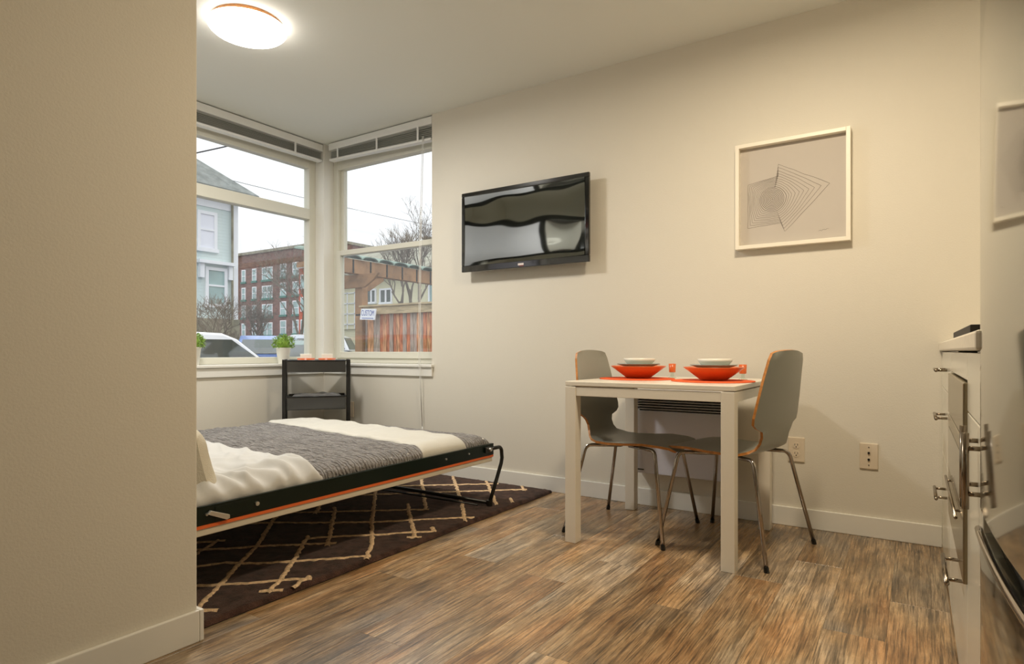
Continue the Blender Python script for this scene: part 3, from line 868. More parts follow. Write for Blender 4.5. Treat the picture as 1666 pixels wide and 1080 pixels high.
# arrow outline blended into a circle, as nested hand-drawn rings
aw, ah = AX1 - AX0, AZ1 - AZ0
outline = [(0.108, 0.205), (0.108, 0.62), (0.385, 0.665), (0.385, 0.775), (0.83, 0.535), (0.445, 0.14), (0.41, 0.225)]
def resample(poly, n):
    pts = poly + [poly[0]]
    seg = [math.dist(a, b) for a, b in zip(pts[:-1], pts[1:])]
    tot = sum(seg); out = []
    for k in range(n):
        d = tot * k / n
        for a, b, s_ in zip(pts[:-1], pts[1:], seg):
            if d <= s_:
                t_ = d / s_; out.append((a[0] + (b[0] - a[0]) * t_, a[1] + (b[1] - a[1]) * t_)); break
            d -= s_
    return out
cxr, cyr = 0.335, 0.455
AR = []
for p in resample(outline, 260):
    AR.append((math.atan2(p[1] - cyr, p[0] - cxr), p))
mb = MB()
def ink_loop(mb, pts, w, y, closed=True):
    n = len(pts); vs = []; fs = []
    for i_ in range(n):
        a = Vector(pts[(i_ - 1) % n]); b = Vector(pts[(i_ + 1) % n]) ; p = Vector(pts[i_])
        d = (b - a)
        if d.length < 1e-9: d = Vector((1, 0))
        d.normalize(); nn = Vector((-d.y, d.x)) * w / 2
        vs += [(p.x + nn.x, y, p.y + nn.y), (p.x - nn.x, y, p.y - nn.y)]
    for i_ in range(n if closed else n - 1):
        j = (i_ + 1) % n
        fs.append((2 * i_, 2 * i_ + 1, 2 * j + 1, 2 * j))
    mb.add(vs, fs)
NR = 18
for k in range(NR):
    t = k / (NR - 1)
    s_ = 1 - t * 0.97
    mix = min(1, t * 1.7) ** 0.9
    pts = []
    for ang, p in AR:
        dx, dy = p[0] - cxr, p[1] - cyr
        r0 = math.hypot(dx, dy)
        r_ = s_ * r0 ** (1 - mix) * 0.235 ** mix
        r_ *= 1 + 0.02 * n3(math.cos(ang) * 3, math.sin(ang) * 3, k * 0.5)
        ux = cxr + r_ * math.cos(ang); uy = cyr + r_ * math.sin(ang)
        pts.append((AX0 + ux * aw, AZ0 + uy * ah))
    ink_loop(mb, pts, 0.0013 + 0.0008 * (t > 0.5), 3.3494)
mb.build('drawn_rings', M_ink, paper, kind='stuff')
sg = MB()
ink_loop(sg, [(AX0 + aw * (0.735 + 0.012 * k), AZ0 + ah * (0.115 + 0.006 * math.sin(k * 2.3) + 0.002 * k)) for k in range(8)], 0.0012, 3.3494, False)
sg.build('signature', M_ink, paper)

# ================================================================== TABLE
table = thing('dining_table', 'small square white dining table set for two against the wall', 'table', (-0.971, 2.883, 0))
tx0, tx1, ty0, ty1 = -1.348, -0.594, 2.505, 3.258
TT = 0.738
MB().box(tx0, tx1, ty0, ty1, TT - 0.021, TT).build('tabletop', M_table, table, bevel=0.003)
lw = 0.054
for a in (tx0, tx1 - lw):
    for b in (ty0, ty1 - lw):
        MB().box(a, a + lw, b, b + lw, 0, TT - 0.0245).build('leg', M_table, table, bevel=0.002)
MB().box(tx0 + lw, tx1 - lw, ty0 + 0.003, ty0 + 0.021, 0.672, TT - 0.026).build('apron', M_table, table, bevel=0.0015)
MB().box(tx0 + lw, tx1 - lw, ty1 - 0.021, ty1 - 0.003, 0.672, TT - 0.026).build('apron', M_table, table, bevel=0.0015)
MB().box(tx0 + 0.003, tx0 + 0.021, ty0 + lw, ty1 - lw, 0.672, TT - 0.026).build('apron', M_table, table, bevel=0.0015)
MB().box(tx1 - 0.021, tx1 - 0.003, ty0 + lw, ty1 - lw, 0.672, TT - 0.026).build('apron', M_table, table, bevel=0.0015)

# ================================================================== CHAIRS
prof = [(0.262, 0.418, 0.150), (0.258, 0.428, 0.172), (0.240, 0.440, 0.190), (0.20, 0.447, 0.203), (0.12, 0.446, 0.208), (0.03, 0.440, 0.207), (-0.06, 0.437, 0.203), (-0.115, 0.440, 0.198),
        (-0.145, 0.449, 0.186), (-0.165, 0.466, 0.158), (-0.176, 0.488, 0.140), (-0.183, 0.515, 0.136), (-0.188, 0.540, 0.150), (-0.192, 0.556, 0.190), (-0.195, 0.572, 0.222), (-0.199, 0.600, 0.226), (-0.213, 0.680, 0.213), (-0.228, 0.770, 0.194),
        (-0.241, 0.840, 0.177), (-0.246, 0.868, 0.160), (-0.2485, 0.882, 0.120)]
def chair_mesh():
    # shell: front-surface grid, thick 9 mm, edge band separate object in plywood
    n = 14
    cols = []
    for (px, pz, hw) in prof:
        row = []
        for k in range(n + 1):
            s_ = -1 + 2 * k / n
            y = hw * s_
            crown = 0.0
            dx = 0.0
            if pz > 0.55: dx = 0.012 * s_ * s_        # back wraps slightly
            if pz < 0.46 and px < 0.2: crown = 0.006 * s_ * s_
            if pz > 0.87: crown = -0.006 * s_ * s_
            row.append((px + dx, y, pz + crown))
        cols.append(row)
    return cols, n
def make_chair(label):
    root = thing('dining_chair', label, 'chair', (0, 0, 0), 0, 'bent plywood chairs at the dining table')
    rows, n = chair_mesh()
    m_ = len(rows)
    # normals along the profile (in the xz plane)
    nr = []
    for i_ in range(m_):
        a = prof[max(0, i_ - 1)]; b = prof[min(m_ - 1, i_ + 1)]
        d = Vector((b[0] - a[0], 0, b[1] - a[1])).normalized()
        nr.append(Vector((d.z, 0, -d.x)))         # towards the sitter
    # orient: seat normal must be up
    if nr[5].z < 0: nr = [-q for q in nr]
    th = 0.011
    front = [[Vector(p) for p in row] for row in rows]
    back = [[Vector(p) - nr[i_] * th for p in row] for i_, row in enumerate(rows)]
    def sheet(g):
        vs = [tuple(p) for row in g for p in row]
        fs = [(i_ * (n + 1) + k, i_ * (n + 1) + k + 1, (i_ + 1) * (n + 1) + k + 1, (i_ + 1) * (n + 1) + k) for i_ in range(m_ - 1) for k in range(n)]
        return vs, fs
    mb = MB(); mb.add(*sheet(front)); mb.add(*sheet(back))
    shell = mb.build('shell', M_shell, root, world=False, smooth=True)
    # plywood edge band round the outline
    loop = [(i_, 0) for i_ in range(m_)] + [(m_ - 1, k) for k in range(1, n + 1)] + [(i_, n) for i_ in range(m_ - 2, -1, -1)] + [(0, k) for k in range(n - 1, 0, -1)]
    vs = []; fs = []
    for (i_, k) in loop:
        out = Vector((0, 0.0008 if k > n / 2 else -0.0008, 0))
        vs += [tuple(front[i_][k] + out), tuple(back[i_][k] + out)]
    N_ = len(loop)
    for q in range(N_):
        r_ = (q + 1) % N_
        fs.append((2 * q, 2 * q + 1, 2 * r_ + 1, 2 * r_))
    MB().add(vs, fs).build('plywood_edge', M_ply, shell, world=False)
    # steel tubes
    def legpts(sx, sy):
        a = Vector((sx * 0.02, sy * 0.12, 0.424)); b = Vector((sx * (0.17 if sx > 0 else 0.175), sy * 0.185, 0.421)); c = Vector((0.236 if sx > 0 else -0.26, sy * 0.258, 0.0))
        k1 = b.lerp(a, 0.16); k2 = b.lerp(c, 0.07)
        bend = [(k1 * (1 - t) ** 2 + b * 2 * t * (1 - t) + k2 * t * t) for t in (0, .2, .4, .6, .8, 1)]
        return [a] + bend + [c]
    for sx in (1, -1):
        for sy in (1, -1):
            pts = legpts(sx, sy)
            lg = MB().tube(pts, 0.0088, 10).build('leg', M_chrome, root, world=False, smooth=True)
            e = pts[-1]; d = (pts[-2] - e).normalized()
            MB().tube([e, e + d * 0.02], 0.0105, 10).build('foot_cap', M_black, lg, world=False)
    fr_ = MB()
    for sx in (1, -1):
        fr_.tube([(sx * 0.02, -0.12, 0.424), (sx * 0.02, 0.12, 0.424)], 0.008, 8)
    fr_.box(-0.05, 0.05, -0.11, -0.07, 0.424, 0.437).box(-0.05, 0.05, 0.07, 0.11, 0.424, 0.437)
    fr_.build('under_frame', M_black, root, world=False)
    return root
ch1 = make_chair('grey green bent plywood chair at the left side of the table, facing right')
ch1.location = (-1.165, 2.892, 0); ch1.rotation_euler.z = R(0)
ch2 = copy_tree(ch1)
ch2['label'] = 'grey green bent plywood chair at the right side of the table, facing left'
ch2.location = (-0.692, 2.895, 0); ch2.rotation_euler.z = R(168)

# ================================================================== TABLE SETTING
def setting(x, y, side, cupx, cupy):
    z = TT
    o = MB().lathe([(0.004, 0.0), (0.182, 0.0), (0.184, 0.002), (0.182, 0.004), (0.004, 0.004)], 48, close=False).build('placemat', M_felt, None)
    o.location = (x, y - 0.02, z); tag(o, 'round orange felt placemat on the %s half of the table' % side, 'placemat', 'orange placemats')
    z += 0.004
    b = MB().lathe([(0.004, 0), (0.056, 0), (0.06, 0.003), (0.098, 0.031), (0.134, 0.058), (0.1345, 0.0605), (0.131, 0.0605), (0.095, 0.036), (0.056, 0.008), (0.004, 0.006)], 48, close=False).build('orange_bowl', M_orange, None, smooth=True)
    b.location = (x, y, z); tag(b, 'wide orange bowl at the bottom of the %s stack of dishes' % side, 'bowl', 'orange bowls on the table')
    p = MB().lathe([(0.004, 0), (0.062, 0), (0.066, 0.003), (0.104, 0.016), (0.106, 0.019), (0.102, 0.019), (0.064, 0.007), (0.004, 0.006)], 48, close=False).build('plate', M_plate, None, smooth=True)
    p.location = (x, y, z + 0.053); tag(p, 'blue grey plate in the middle of the %s stack of dishes' % side, 'plate', 'blue grey plates on the table')
    w = MB().lathe([(0.004, 0), (0.05, 0), (0.055, 0.003), (0.074, 0.026), (0.078, 0.038), (0.075, 0.038), (0.070, 0.026), (0.05, 0.007), (0.004, 0.006)], 48, close=False).build('small_bowl', M_cream, None, smooth=True)
    w.location = (x + 0.006, y, z + 0.060); tag(w, 'small white bowl on top of the %s stack of dishes' % side, 'bowl', 'small white bowls on the table')
    c = thing('egg_cup', 'small orange cup on a clear glass foot beside the %s stack of dishes' % side, 'cup', (cupx, cupy, TT), 0, 'orange cups on the table')
    MB().lathe([(0.004, 0), (0.020, 0), (0.022, 0.003), (0.009, 0.008), (0.008, 0.026), (0.012, 0.029), (0.004, 0.029)], 24, close=False).build('glass_foot', M_dish_glass, c, world=False, smooth=True)
    MB().lathe([(0.004, 0.029), (0.015, 0.029), (0.0165, 0.032), (0.0185, 0.073), (0.0165, 0.073), (0.0145, 0.034), (0.004, 0.033)], 24, close=False).build('cup_bowl', M_orange, c, world=False, smooth=True)
setting(-1.155, 2.915, 'left', -1.045, 3.10)
setting(-0.775, 2.875, 'right', -0.695, 3.09)

# ================================================================== HEATER
ht = thing('wall_heater', 'pale grey convector heater on the wall under the table', 'heater', (-1.07, YB, 0.19))
hx0, hx1, hy, hz0, hz1 = -1.325, -0.80, 3.283, 0.195, 0.660
MB().box(hx0, hx1, hy, hy + 0.02, hz0, 0.545).box(hx0, hx1, hy + 0.02, YB - 0.012, hz0, hz0 + 0.012).build('front_panel', M_heater, ht, bevel=0.004)
MB().box(hx0, hx0 + 0.012, hy, YB - 0.012, 0.545, hz1).box(hx1 - 0.012, hx1, hy, YB - 0.012, 0.545, hz1).box(hx0 + 0.012, hx1 - 0.012, hy, YB - 0.012, hz1 - 0.012, hz1).build('top_housing', M_heater, ht, bevel=0.003)
MB().box(hx0 + 0.012, hx1 - 0.012, hy + 0.045, YB - 0.012, hz0 + 0.012, hz1 - 0.012).build('inner_body', M_dark, ht)
M_fin = mat('heater_fin', 'D0CFD4', rough=0.35)
for k in range(7):
    z = 0.552 + k * 0.0143
    MB().prism([(hy + 0.002, z), (hy + 0.03, z + 0.006), (hy + 0.03, z + 0.0078), (hy + 0.002, z + 0.0045)], 0, hx0 + 0.012, hx1 - 0.012).build('louvre', M_fin, ht)
MB().box(-1.305, -1.268, hy - 0.0012, hy, 0.212, 0.218).build('maker_badge', M_black, ht)
MB().box(-1.2, -0.92, YB - 0.012, YB, 0.25, 0.55).build('wall_bracket', M_dark, ht)

# ================================================================== WALL PLATES
M_plate_w = mat('wall_plate', 'DCCFBA', rough=0.4)
def outlet(x, z, label, kind, y=YB, w=0.076, h=0.122):
    root = thing('wall_outlet' if kind != 'cable' else 'cable_plate', label, 'outlet', (x, y, z))
    pl = MB().box(x - w / 2, x + w / 2, y - 0.007, y, z - h / 2, z + h / 2).build('cover_plate', M_plate_w, root, bevel=0.003)
    if kind == 'outlet':
        for s_ in (-1, 1):
            zc = z + s_ * 0.021
            c = MB().cyl((x, y - 0.0065, zc), (x, y - 0.0088, zc), 0.0165, 20).build('socket', M_plate_w, root)
            sl = MB().box(x - 0.0075, x - 0.0055, y - 0.0096, y - 0.0086, zc, zc + 0.009).box(x + 0.0055, x + 0.0075, y - 0.0096, y - 0.0086, zc, zc + 0.009).cyl((x, y - 0.0096, zc - 0.007), (x, y - 0.0086, zc - 0.007), 0.0028, 8)
            sl.build('slots', M_dark, c)
    else:
        for s_ in (-1, 1):
            MB().cyl((x, y - 0.0068, z + s_ * 0.0155), (x, y - 0.0125, z + s_ * 0.0155), 0.0052, 12).build('jack', M_dark, root)
            MB().cyl((x, y - 0.0068, z + s_ * 0.042), (x, y - 0.0082, z + s_ * 0.042), 0.003, 10).build('screw', M_ink, root)
    return root
outlet(-0.498, 0.384, 'double power outlet on the wall right of the table, behind the right chair', 'outlet')
outlet(-0.184, 0.380, 'cable plate with two dark jacks on the bare wall left of the drawers', 'cable')
outlet(-3.715, 0.42, 'power outlet low on the wall behind the corner trolley', 'outlet')

# ================================================================== KITCHEN RUN
KX = 0.10
def pull(parent, x, y, z, l, vertical=False, r=0.006, stand=0.035):
    mb = MB()
    if vertical:
        mb.tube([(x - stand, y, z - l / 2), (x - stand, y, z + l / 2)], r, 10)
        for s_ in (-1, 1): mb.tube([(x, y, z + s_ * l * 0.30), (x - stand, y, z + s_ * l * 0.30)], r * 0.75, 8)
    else:
        mb.tube([(x - stand, y - l / 2, z), (x - stand, y + l / 2, z)], r, 10)
        for s_ in (-1, 1): mb.tube([(x, y + s_ * l * 0.36, z), (x - stand, y + s_ * l * 0.36, z)], r * 0.8, 8)
    return mb.build('handle', M_handle, parent, smooth=True)
# drawer unit by the back wall
du = thing('drawer_cabinet', 'white three-drawer base cabinet in the corner by the back wall', 'cabinet', (0.4, 2.95, 0))
MB().box(KX + 0.02, XR - 0.002, 2.553, YB - 0.002, 0.0, 0.875).build('carcass', M_cab, du)
for z0, z1, hz in ((0.722, 0.872, 0.803), (0.436, 0.719, 0.622), (0.012, 0.433, 0.322)):
    d = MB().box(KX, KX + 0.019, 2.556, YB - 0.004, z0, z1).build('drawer', M_cab, du, bevel=0.002)
    pull(d, KX, 2.93, hz, 0.25)
# oven cabinet
oc = thing('oven_cabinet', 'white base cabinet around the built-in oven with a drawer below', 'cabinet', (0.4, 2.15, 0))
MB().box(KX + 0.02, XR - 0.002, 1.758, 1.775, 0, 0.875).box(KX + 0.02, XR - 0.002, 2.535, 2.552, 0, 0.875).box(KX + 0.02, XR - 0.002, 1.775, 2.535, 0.0, 0.33).build('carcass', M_cab, oc)
MB().box(KX, KX + 0.019, 1.760, 2.550, 0.808, 0.872).build('filler_panel', M_cab, oc, bevel=0.002)
dd = MB().box(KX, KX + 0.019, 1.760, 2.550, 0.012, 0.325).build('drawer', M_cab, oc, bevel=0.002)
pull(dd, KX, 2.0, 0.30, 0.26)
ov = thing('built_in_oven', 'stainless built-in oven under the counter beside the drawers', 'oven', (0.35, 2.15, 0.335))
MB().box(KX + 0.02, XR - 0.05, 1.78, 2.53, 0.335, 0.80).build('body', M_dark, ov)
MB().box(KX - 0.008, KX + 0.02, 1.768, 2.542, 0.672, 0.802).build('control_panel', M_oven, ov, bevel=0.003)
od = MB().box(KX - 0.008, KX + 0.02, 1.768, 2.542, 0.335, 0.666).build('oven_door', M_oven, ov, bevel=0.003)
M_oglass = mat('oven_glass', '3A3226', rough=0.08, spec=0.8)
MB().box(KX - 0.0095, KX - 0.008, 1.84, 2.47, 0.50, 0.63).build('door_glass', M_oglass, od)
pull(od, KX - 0.008, 2.15, 0.47, 0.6, stand=0.010, r=0.004)
# cabinet next to the fridge
cb = thing('base_cabinet', 'white base cabinet with drawer and paired doors next to the fridge', 'cabinet', (0.4, 1.5, 0))
MB().box(KX + 0.02, XR - 0.002, 1.37, 1.757, 0, 0.875).build('carcass', M_cab, cb)
d = MB().box(KX, KX + 0.019, 1.372, 1.755, 0.738, 0.872).build('drawer', M_cab, cb, bevel=0.002)
d = MB().box(KX, KX + 0.019, 1.435, 1.755, 0.012, 0.735).build('door', M_cab, cb, bevel=0.002)
pull(d, KX, 1.475, 0.662, 0.140, True, stand=0.023)
d = MB().box(KX, KX + 0.019, 1.372, 1.432, 0.012, 0.735).build('door', M_cab, cb, bevel=0.002)
pull(d, KX, 1.41, 0.655, 0.140, True, stand=0.023)
ct = MB().box(0.088, XR - 0.002, 1.362, YB - 0.002, 0.877, 0.914).build('countertop', M_counter, None, bevel=0.006)
tag(ct, 'cream countertop running over the drawers and oven', 'countertop')
ck = MB().box(0.105, 0.64, 1.76, 2.5, 0.9145, 0.937).build('cooktop', M_dark, None, bevel=0.002)
tag(ck, 'black cooktop lying on the countertop above the oven', 'cooktop')

# ================================================================== FRIDGE
fg = thing('refrigerator', 'tall stainless steel refrigerator with a bowed door at the right edge', 'refrigerator', (0.4, 1.0, 0))
FY0, FY1 = 0.50, 1.36
def bow(y): return 0.0935 + 0.115 * (y - 1.28) ** 2
def door_part(name, z0, z1, lip=0.0):
    n = 40
    vs = []; fs = []
    ys = [FY0 + (FY1 - FY0) * k / n for k in range(n + 1)]
    for y in ys:
        e = min(y - FY0, FY1 - y)
        r_ = 0.02 * (1 - edge(e, 0.012)) if e < 0.012 else 0
        vs += [(bow(y) + r_, y, z0), (bow(y) + r_, y, z1), (0.185, y, z1), (0.185, y, z0)]
    for k in range(n):
        for q in range(4):
            fs.append((4 * k + q, 4 * k + (q + 1) % 4, 4 * k + 4 + (q + 1) % 4, 4 * k + 4 + q))
    fs.append((0, 1, 2, 3)); fs.append(tuple(4 * n + q for q in (3, 2, 1, 0)))
    o = MB().add(vs, fs).build(name, M_fridge, fg, bevel=0.004)
    for p in o.data.polygons: p.use_smooth = True
    return o
door_part('door', 0.605, 1.78)
dr = door_part('freezer_drawer', 0.06, 0.560)
MB().box(0.16, XR - 0.004, FY0 + 0.005, FY1 - 0.005, 0.05, 1.77).build('case', mat('fridge_case', '3A3834', rough=0.5), fg)
MB().box(0.125, 0.16, FY0 + 0.01, FY1 - 0.004, 0.560, 0.605).build('handle_recess', M_dark, fg)
MB().box(0.2, XR - 0.02, FY0 + 0.03, FY1 - 0.03, 0.0, 0.05).build('plinth', M_dark, fg)
MB().tube([(bow(FY0 + (FY1 - FY0) * k / 20) - 0.001, FY0 + (FY1 - FY0) * k / 20, 0.563) for k in range(21)], 0.006, 8).build('drawer_lip', M_chrome, dr, smooth=True)

# ================================================================== OUTSIDE
GZ = -0.35
M_ground = mat('asphalt', '77767A', rough=0.9, var=0.15, vscale=1.5, bump=0.3, bscale=40)
struct(MB().box(-140, -4.35, -60, 140, GZ - 0.3, GZ).box(-4.35, 20, 3.7, 140, GZ - 0.3, GZ).build('ground', M_ground))

def clapboard(name, col, step=0.14):
    m = mat(name, col, rough=0.7)
    nt = m.node_tree; p = nt.nodes['Principled BSDF']
    tc = nt.nodes.new('ShaderNodeTexCoord')
    w = nt.nodes.new('ShaderNodeTexWave'); w.bands_direction = 'Z'; w.wave_profile = 'SAW'
    w.inputs['Scale'].default_value = 0.314 / step
    b = nt.nodes.new('ShaderNodeBump'); b.inputs['Strength'].default_value = 0.8; b.inputs['Distance'].default_value = 0.02; b.invert = True
    nt.links.new(tc.outputs['Object'], w.inputs['Vector']); nt.links.new(w.outputs['Fac'], b.inputs['Height']); nt.links.new(b.outputs[0], p.inputs['Normal'])
    return m
def brickmat(name, c1, c2, mortar, scale=1.0):
    m = mat(name, c1, rough=0.85)
    nt = m.node_tree; p = nt.nodes['Principled BSDF']
    tc = nt.nodes.new('ShaderNodeTexCoord')
    sx = nt.nodes.new('ShaderNodeSeparateXYZ'); cm = nt.nodes.new('ShaderNodeCombineXYZ')
    nt.links.new(tc.outputs['Object'], sx.inputs[0])
    ad = nt.nodes.new('ShaderNodeMath'); ad.operation = 'ADD'
    nt.links.new(sx.outputs['X'], ad.inputs[0]); nt.links.new(sx.outputs['Y'], ad.inputs[1])
    nt.links.new(ad.outputs[0], cm.inputs['X']); nt.links.new(sx.outputs['Z'], cm.inputs['Y'])
    br = nt.nodes.new('ShaderNodeTexBrick')
    br.inputs['Color1'].default_value = lin(c1); br.inputs['Color2'].default_value = lin(c2); br.inputs['Mortar'].default_value = lin(mortar)
    br.inputs['Scale'].default_value = scale
    br.inputs['Brick Width'].default_value = 0.6; br.inputs['Row Height'].default_value = 0.22; br.inputs['Mortar Size'].default_value = 0.02
    n = nt.nodes.new('ShaderNodeTexNoise'); n.inputs['Scale'].default_value = 0.5; n.inputs['Detail'].default_value = 6
    mx = nt.nodes.new('ShaderNodeMix'); mx.data_type = 'RGBA'; mx.blend_type = 'MULTIPLY'; mx.inputs[0].default_value = 0.6
    nt.links.new(cm.outputs[0], br.inputs['Vector']); nt.links.new(tc.outputs['Object'], n.inputs['Vector'])
    nt.links.new(br.outputs['Color'], mx.inputs[6]); nt.links.new(n.outputs['Fac'], mx.inputs[7]); nt.links.new(mx.outputs[2], p.inputs['Base Color'])
    return m
M_mint = clapboard('mint_clapboard', 'CBD8D6')
M_beige = clapboard('beige_siding', 'D8D3B4', 0.16)
M_brick = brickmat('brick_wall', '9A6A5C', '754C43', '8A7E76')
M_redbrick = brickmat('red_render', 'D8603A', 'C8522E', 'B86A4A')
M_exwhite = mat('exterior_white', 'E9EBEE', rough=0.6)
M_shingle = mat('grey_shingle', '7F837F', rough=0.9, var=0.3, vscale=3, bump=0.6, bscale=6, bdist=0.05)
M_shingle2 = mat('pale_shingle', '8E8C7C', rough=0.9, var=0.35, vscale=3, bump=0.6, bscale=6, bdist=0.05)
M_stone = mat('foundation_stone', '8F8A78', rough=0.9, var=0.35, vscale=2.5, bump=0.6, bscale=5, bdist=0.05)
M_exglass = mat('far_glass', '93ACAB', rough=0.12, spec=0.8, var=0.25, vscale=0.9)
M_darkglass = mat('dark_glass', '5A625F', rough=0.1, spec=0.8)
M_curtain = mat('window_curtain', 'E4E6EE', rough=0.7)
M_green = mat('green_trim', '3E7568', rough=0.6)

def hip_roof(x0, x1, y0, y1, z0, z1, t=0.18, gable=False):
    """ridge runs along the longer side"""
    lx, ly = x1 - x0, y1 - y0
    h = min(lx, ly) / 2
    if ly >= lx:
        r0, r1 = ((x0 + x1) / 2, y0 + h, z1), ((x0 + x1) / 2, y1 - h, z1)
        tops = [r0, r1]
        fs = [(4, 5, 9, 8)]
        vs = [(x0, y0, z0 - t), (x1, y0, z0 - t), (x1, y1, z0 - t), (x0, y1, z0 - t), (x0, y0, z0), (x1, y0, z0), (x1, y1, z0), (x0, y1, z0), r0, r1]
        fs = [(3, 2, 1, 0), (0, 1, 5, 4), (1, 2, 6, 5), (2, 3, 7, 6), (3, 0, 4, 7), (4, 5, 8), (5, 6, 9, 8), (6, 7, 9), (7, 4, 8, 9)]
    else:
        r0, r1 = (x0 + (0 if gable else h), (y0 + y1) / 2, z1), (x1 - h, (y0 + y1) / 2, z1)
        vs = [(x0, y0, z0 - t), (x1, y0, z0 - t), (x1, y1, z0 - t), (x0, y1, z0 - t), (x0, y0, z0), (x1, y0, z0), (x1, y1, z0), (x0, y1, z0), r0, r1]
        fs = [(3, 2, 1, 0), (0, 1, 5, 4), (1, 2, 6, 5), (2, 3, 7, 6), (3, 0, 4, 7), (4, 5, 9, 8), (5, 6, 9), (6, 7, 8, 9), (7, 4, 8)]
    return MB().add(vs, fs)

# ---- mint house
HX = -25.8
house = thing('clapboard_house', 'pale mint clapboard house with grey hip roof, seen through the left window', 'house', (HX - 4, 11, GZ))
MB().box(HX - 8, HX, 3.0, 16.58, 2.3, 7.9).build('wall', M_mint, house)
MB().box(HX - 8, HX + 0.1, 2.9, 16.68, GZ, 2.3).build('foundation', M_stone, house)
MB().box(HX, HX + 0.06, 16.40, 16.62, 2.3, 7.6).build('corner_board', M_exwhite, house)
MB().box(HX, HX + 0.05, 3.0, 16.40, 7.15, 7.75).build('frieze', M_exwhite, house)
MB().cyl((HX + 0.12, 16.30, 2.0), (HX + 0.12, 16.30, 7.7), 0.05, 8).build('downpipe', M_stone, house)
hip_roof(HX - 8.8, HX + 0.7, 2.2, 17.25, 7.95, 11.9).build('roof', M_shingle, house)
def house_window(y0, y1, z0, z1, hood, curtain):
    f = MB().box(HX, HX + 0.08, y0, y0 + 0.14, z0, z1).box(HX, HX + 0.08, y1 - 0.14, y1, z0, z1).box(HX, HX + 0.08, y0 + 0.14, y1 - 0.14, z1 - 0.14, z1).box(HX, HX + 0.12, y0 - 0.05, y1 + 0.05, z0 - 0.16, z0).build('window', M_exwhite, house)
    MB().box(HX + 0.005, HX + 0.03, y0 + 0.14, y1 - 0.14, z0, z1 - 0.14).build('pane', curtain, f)
    zm = (z0 + z1) / 2 - 0.04
    MB().box(HX + 0.03, HX + 0.07, y0 + 0.14, y1 - 0.14, zm, zm + 0.08).build('meeting_rail', M_exwhite, f)
    if hood:
        MB().box(HX, HX + 0.3, y0 - 0.4, y1 + 0.25, z1 + 0.12, z1 + 0.26).box(HX, HX + 0.18, y0 - 0.3, y0 - 0.1, z1 - 0.5, z1 + 0.12).box(HX, HX + 0.18, y1 + 0.02, y1 + 0.2, z1 - 0.5, z1 + 0.12).build('hood', M_exwhite, f)
house_window(15.08, 16.1, 2.95, 4.55, True, M_exglass)
house_window(14.72, 15.62, 5.35, 6.95, False, M_curtain)
house_window(12.2, 13.2, 2.95, 4.55, True, M_exglass)

# ---- brick building
bb = thing('brick_building', 'dark brick apartment building four storeys high, beyond the mint house', 'building', (-82, 66, GZ))
BYF = 60
MB().box(-93.2, -69, BYF, BYF + 16, GZ, 16.4).build('wall', M_brick, bb)
MB().box(-93.5, -68.8, BYF - 0.3, BYF + 16.2, 16.4, 16.8).build('cornice', M_stone, bb)
def bwin(xc, zc, w, h, arch=False):
    f = MB().box(xc - w / 2 - 0.12, xc - w / 2, BYF - 0.1, BYF, zc - h / 2, zc + h / 2).box(xc + w / 2, xc + w / 2 + 0.12, BYF - 0.1, BYF, zc - h / 2, zc + h / 2).box(xc - w / 2 - 0.12, xc + w / 2 + 0.12, BYF - 0.1, BYF, zc + h / 2, zc + h / 2 + 0.15).build('window', M_exwhite, bb)
    MB().box(xc - w / 2 - 0.25, xc + w / 2 + 0.25, BYF - 0.2, BYF, zc - h / 2 - 0.3, zc - h / 2).build('window_sill', M_green, f)
    MB().box(xc - w / 2, xc + w / 2, BYF - 0.04, BYF - 0.01, zc - h / 2, zc + h / 2).build('pane', M_exglass, f)
    MB().box(xc - w / 2, xc + w / 2, BYF - 0.09, BYF - 0.04, zc - 0.05, zc + 0.05).build('glazing_bar', M_exwhite, f)
    if w > 1.5:
        MB().box(xc - 0.08, xc + 0.08, BYF - 0.09, BYF - 0.04, zc - h / 2, zc + h / 2).build('glazing_bar', M_exwhite, f)
for zc in (13.0, 10.1, 7.2, 4.3):
    bwin(-91.35, zc, 0.8, 1.8); bwin(-88.5, zc, 0.85, 1.8); bwin(-85.15, zc, 2.4, 1.8); bwin(-81.2, zc + .2, 1.2, 1.9); bwin(-78.2, zc + .2, 1.2, 1.9); bwin(-74.5, zc + .2, 1.2, 1.9); bwin(-71.4, zc + .2, 1.2, 1.9)
ob = thing('orange_building', 'narrow orange rendered wall in front of the brick building, by the window post', 'building', (-62, 54, GZ))
MB().box(-64.6, -57, 50, 58, GZ, 11.2).build('wall', M_redbrick, ob)
MB().box(-64.8, -57, 49.8, 58, 11.2, 11.5).build('cornice', M_exwhite, ob)
for z in (8.6, 5.8, 3.0):
    f = MB().box(-64.2, -63.0, 49.9, 50, z, z + 1.8).build('window', M_exwhite, ob)
    MB().box(-64.08, -63.12, 49.88, 49.9, z + 0.12, z + 1.68).build('pane', M_exglass, f)

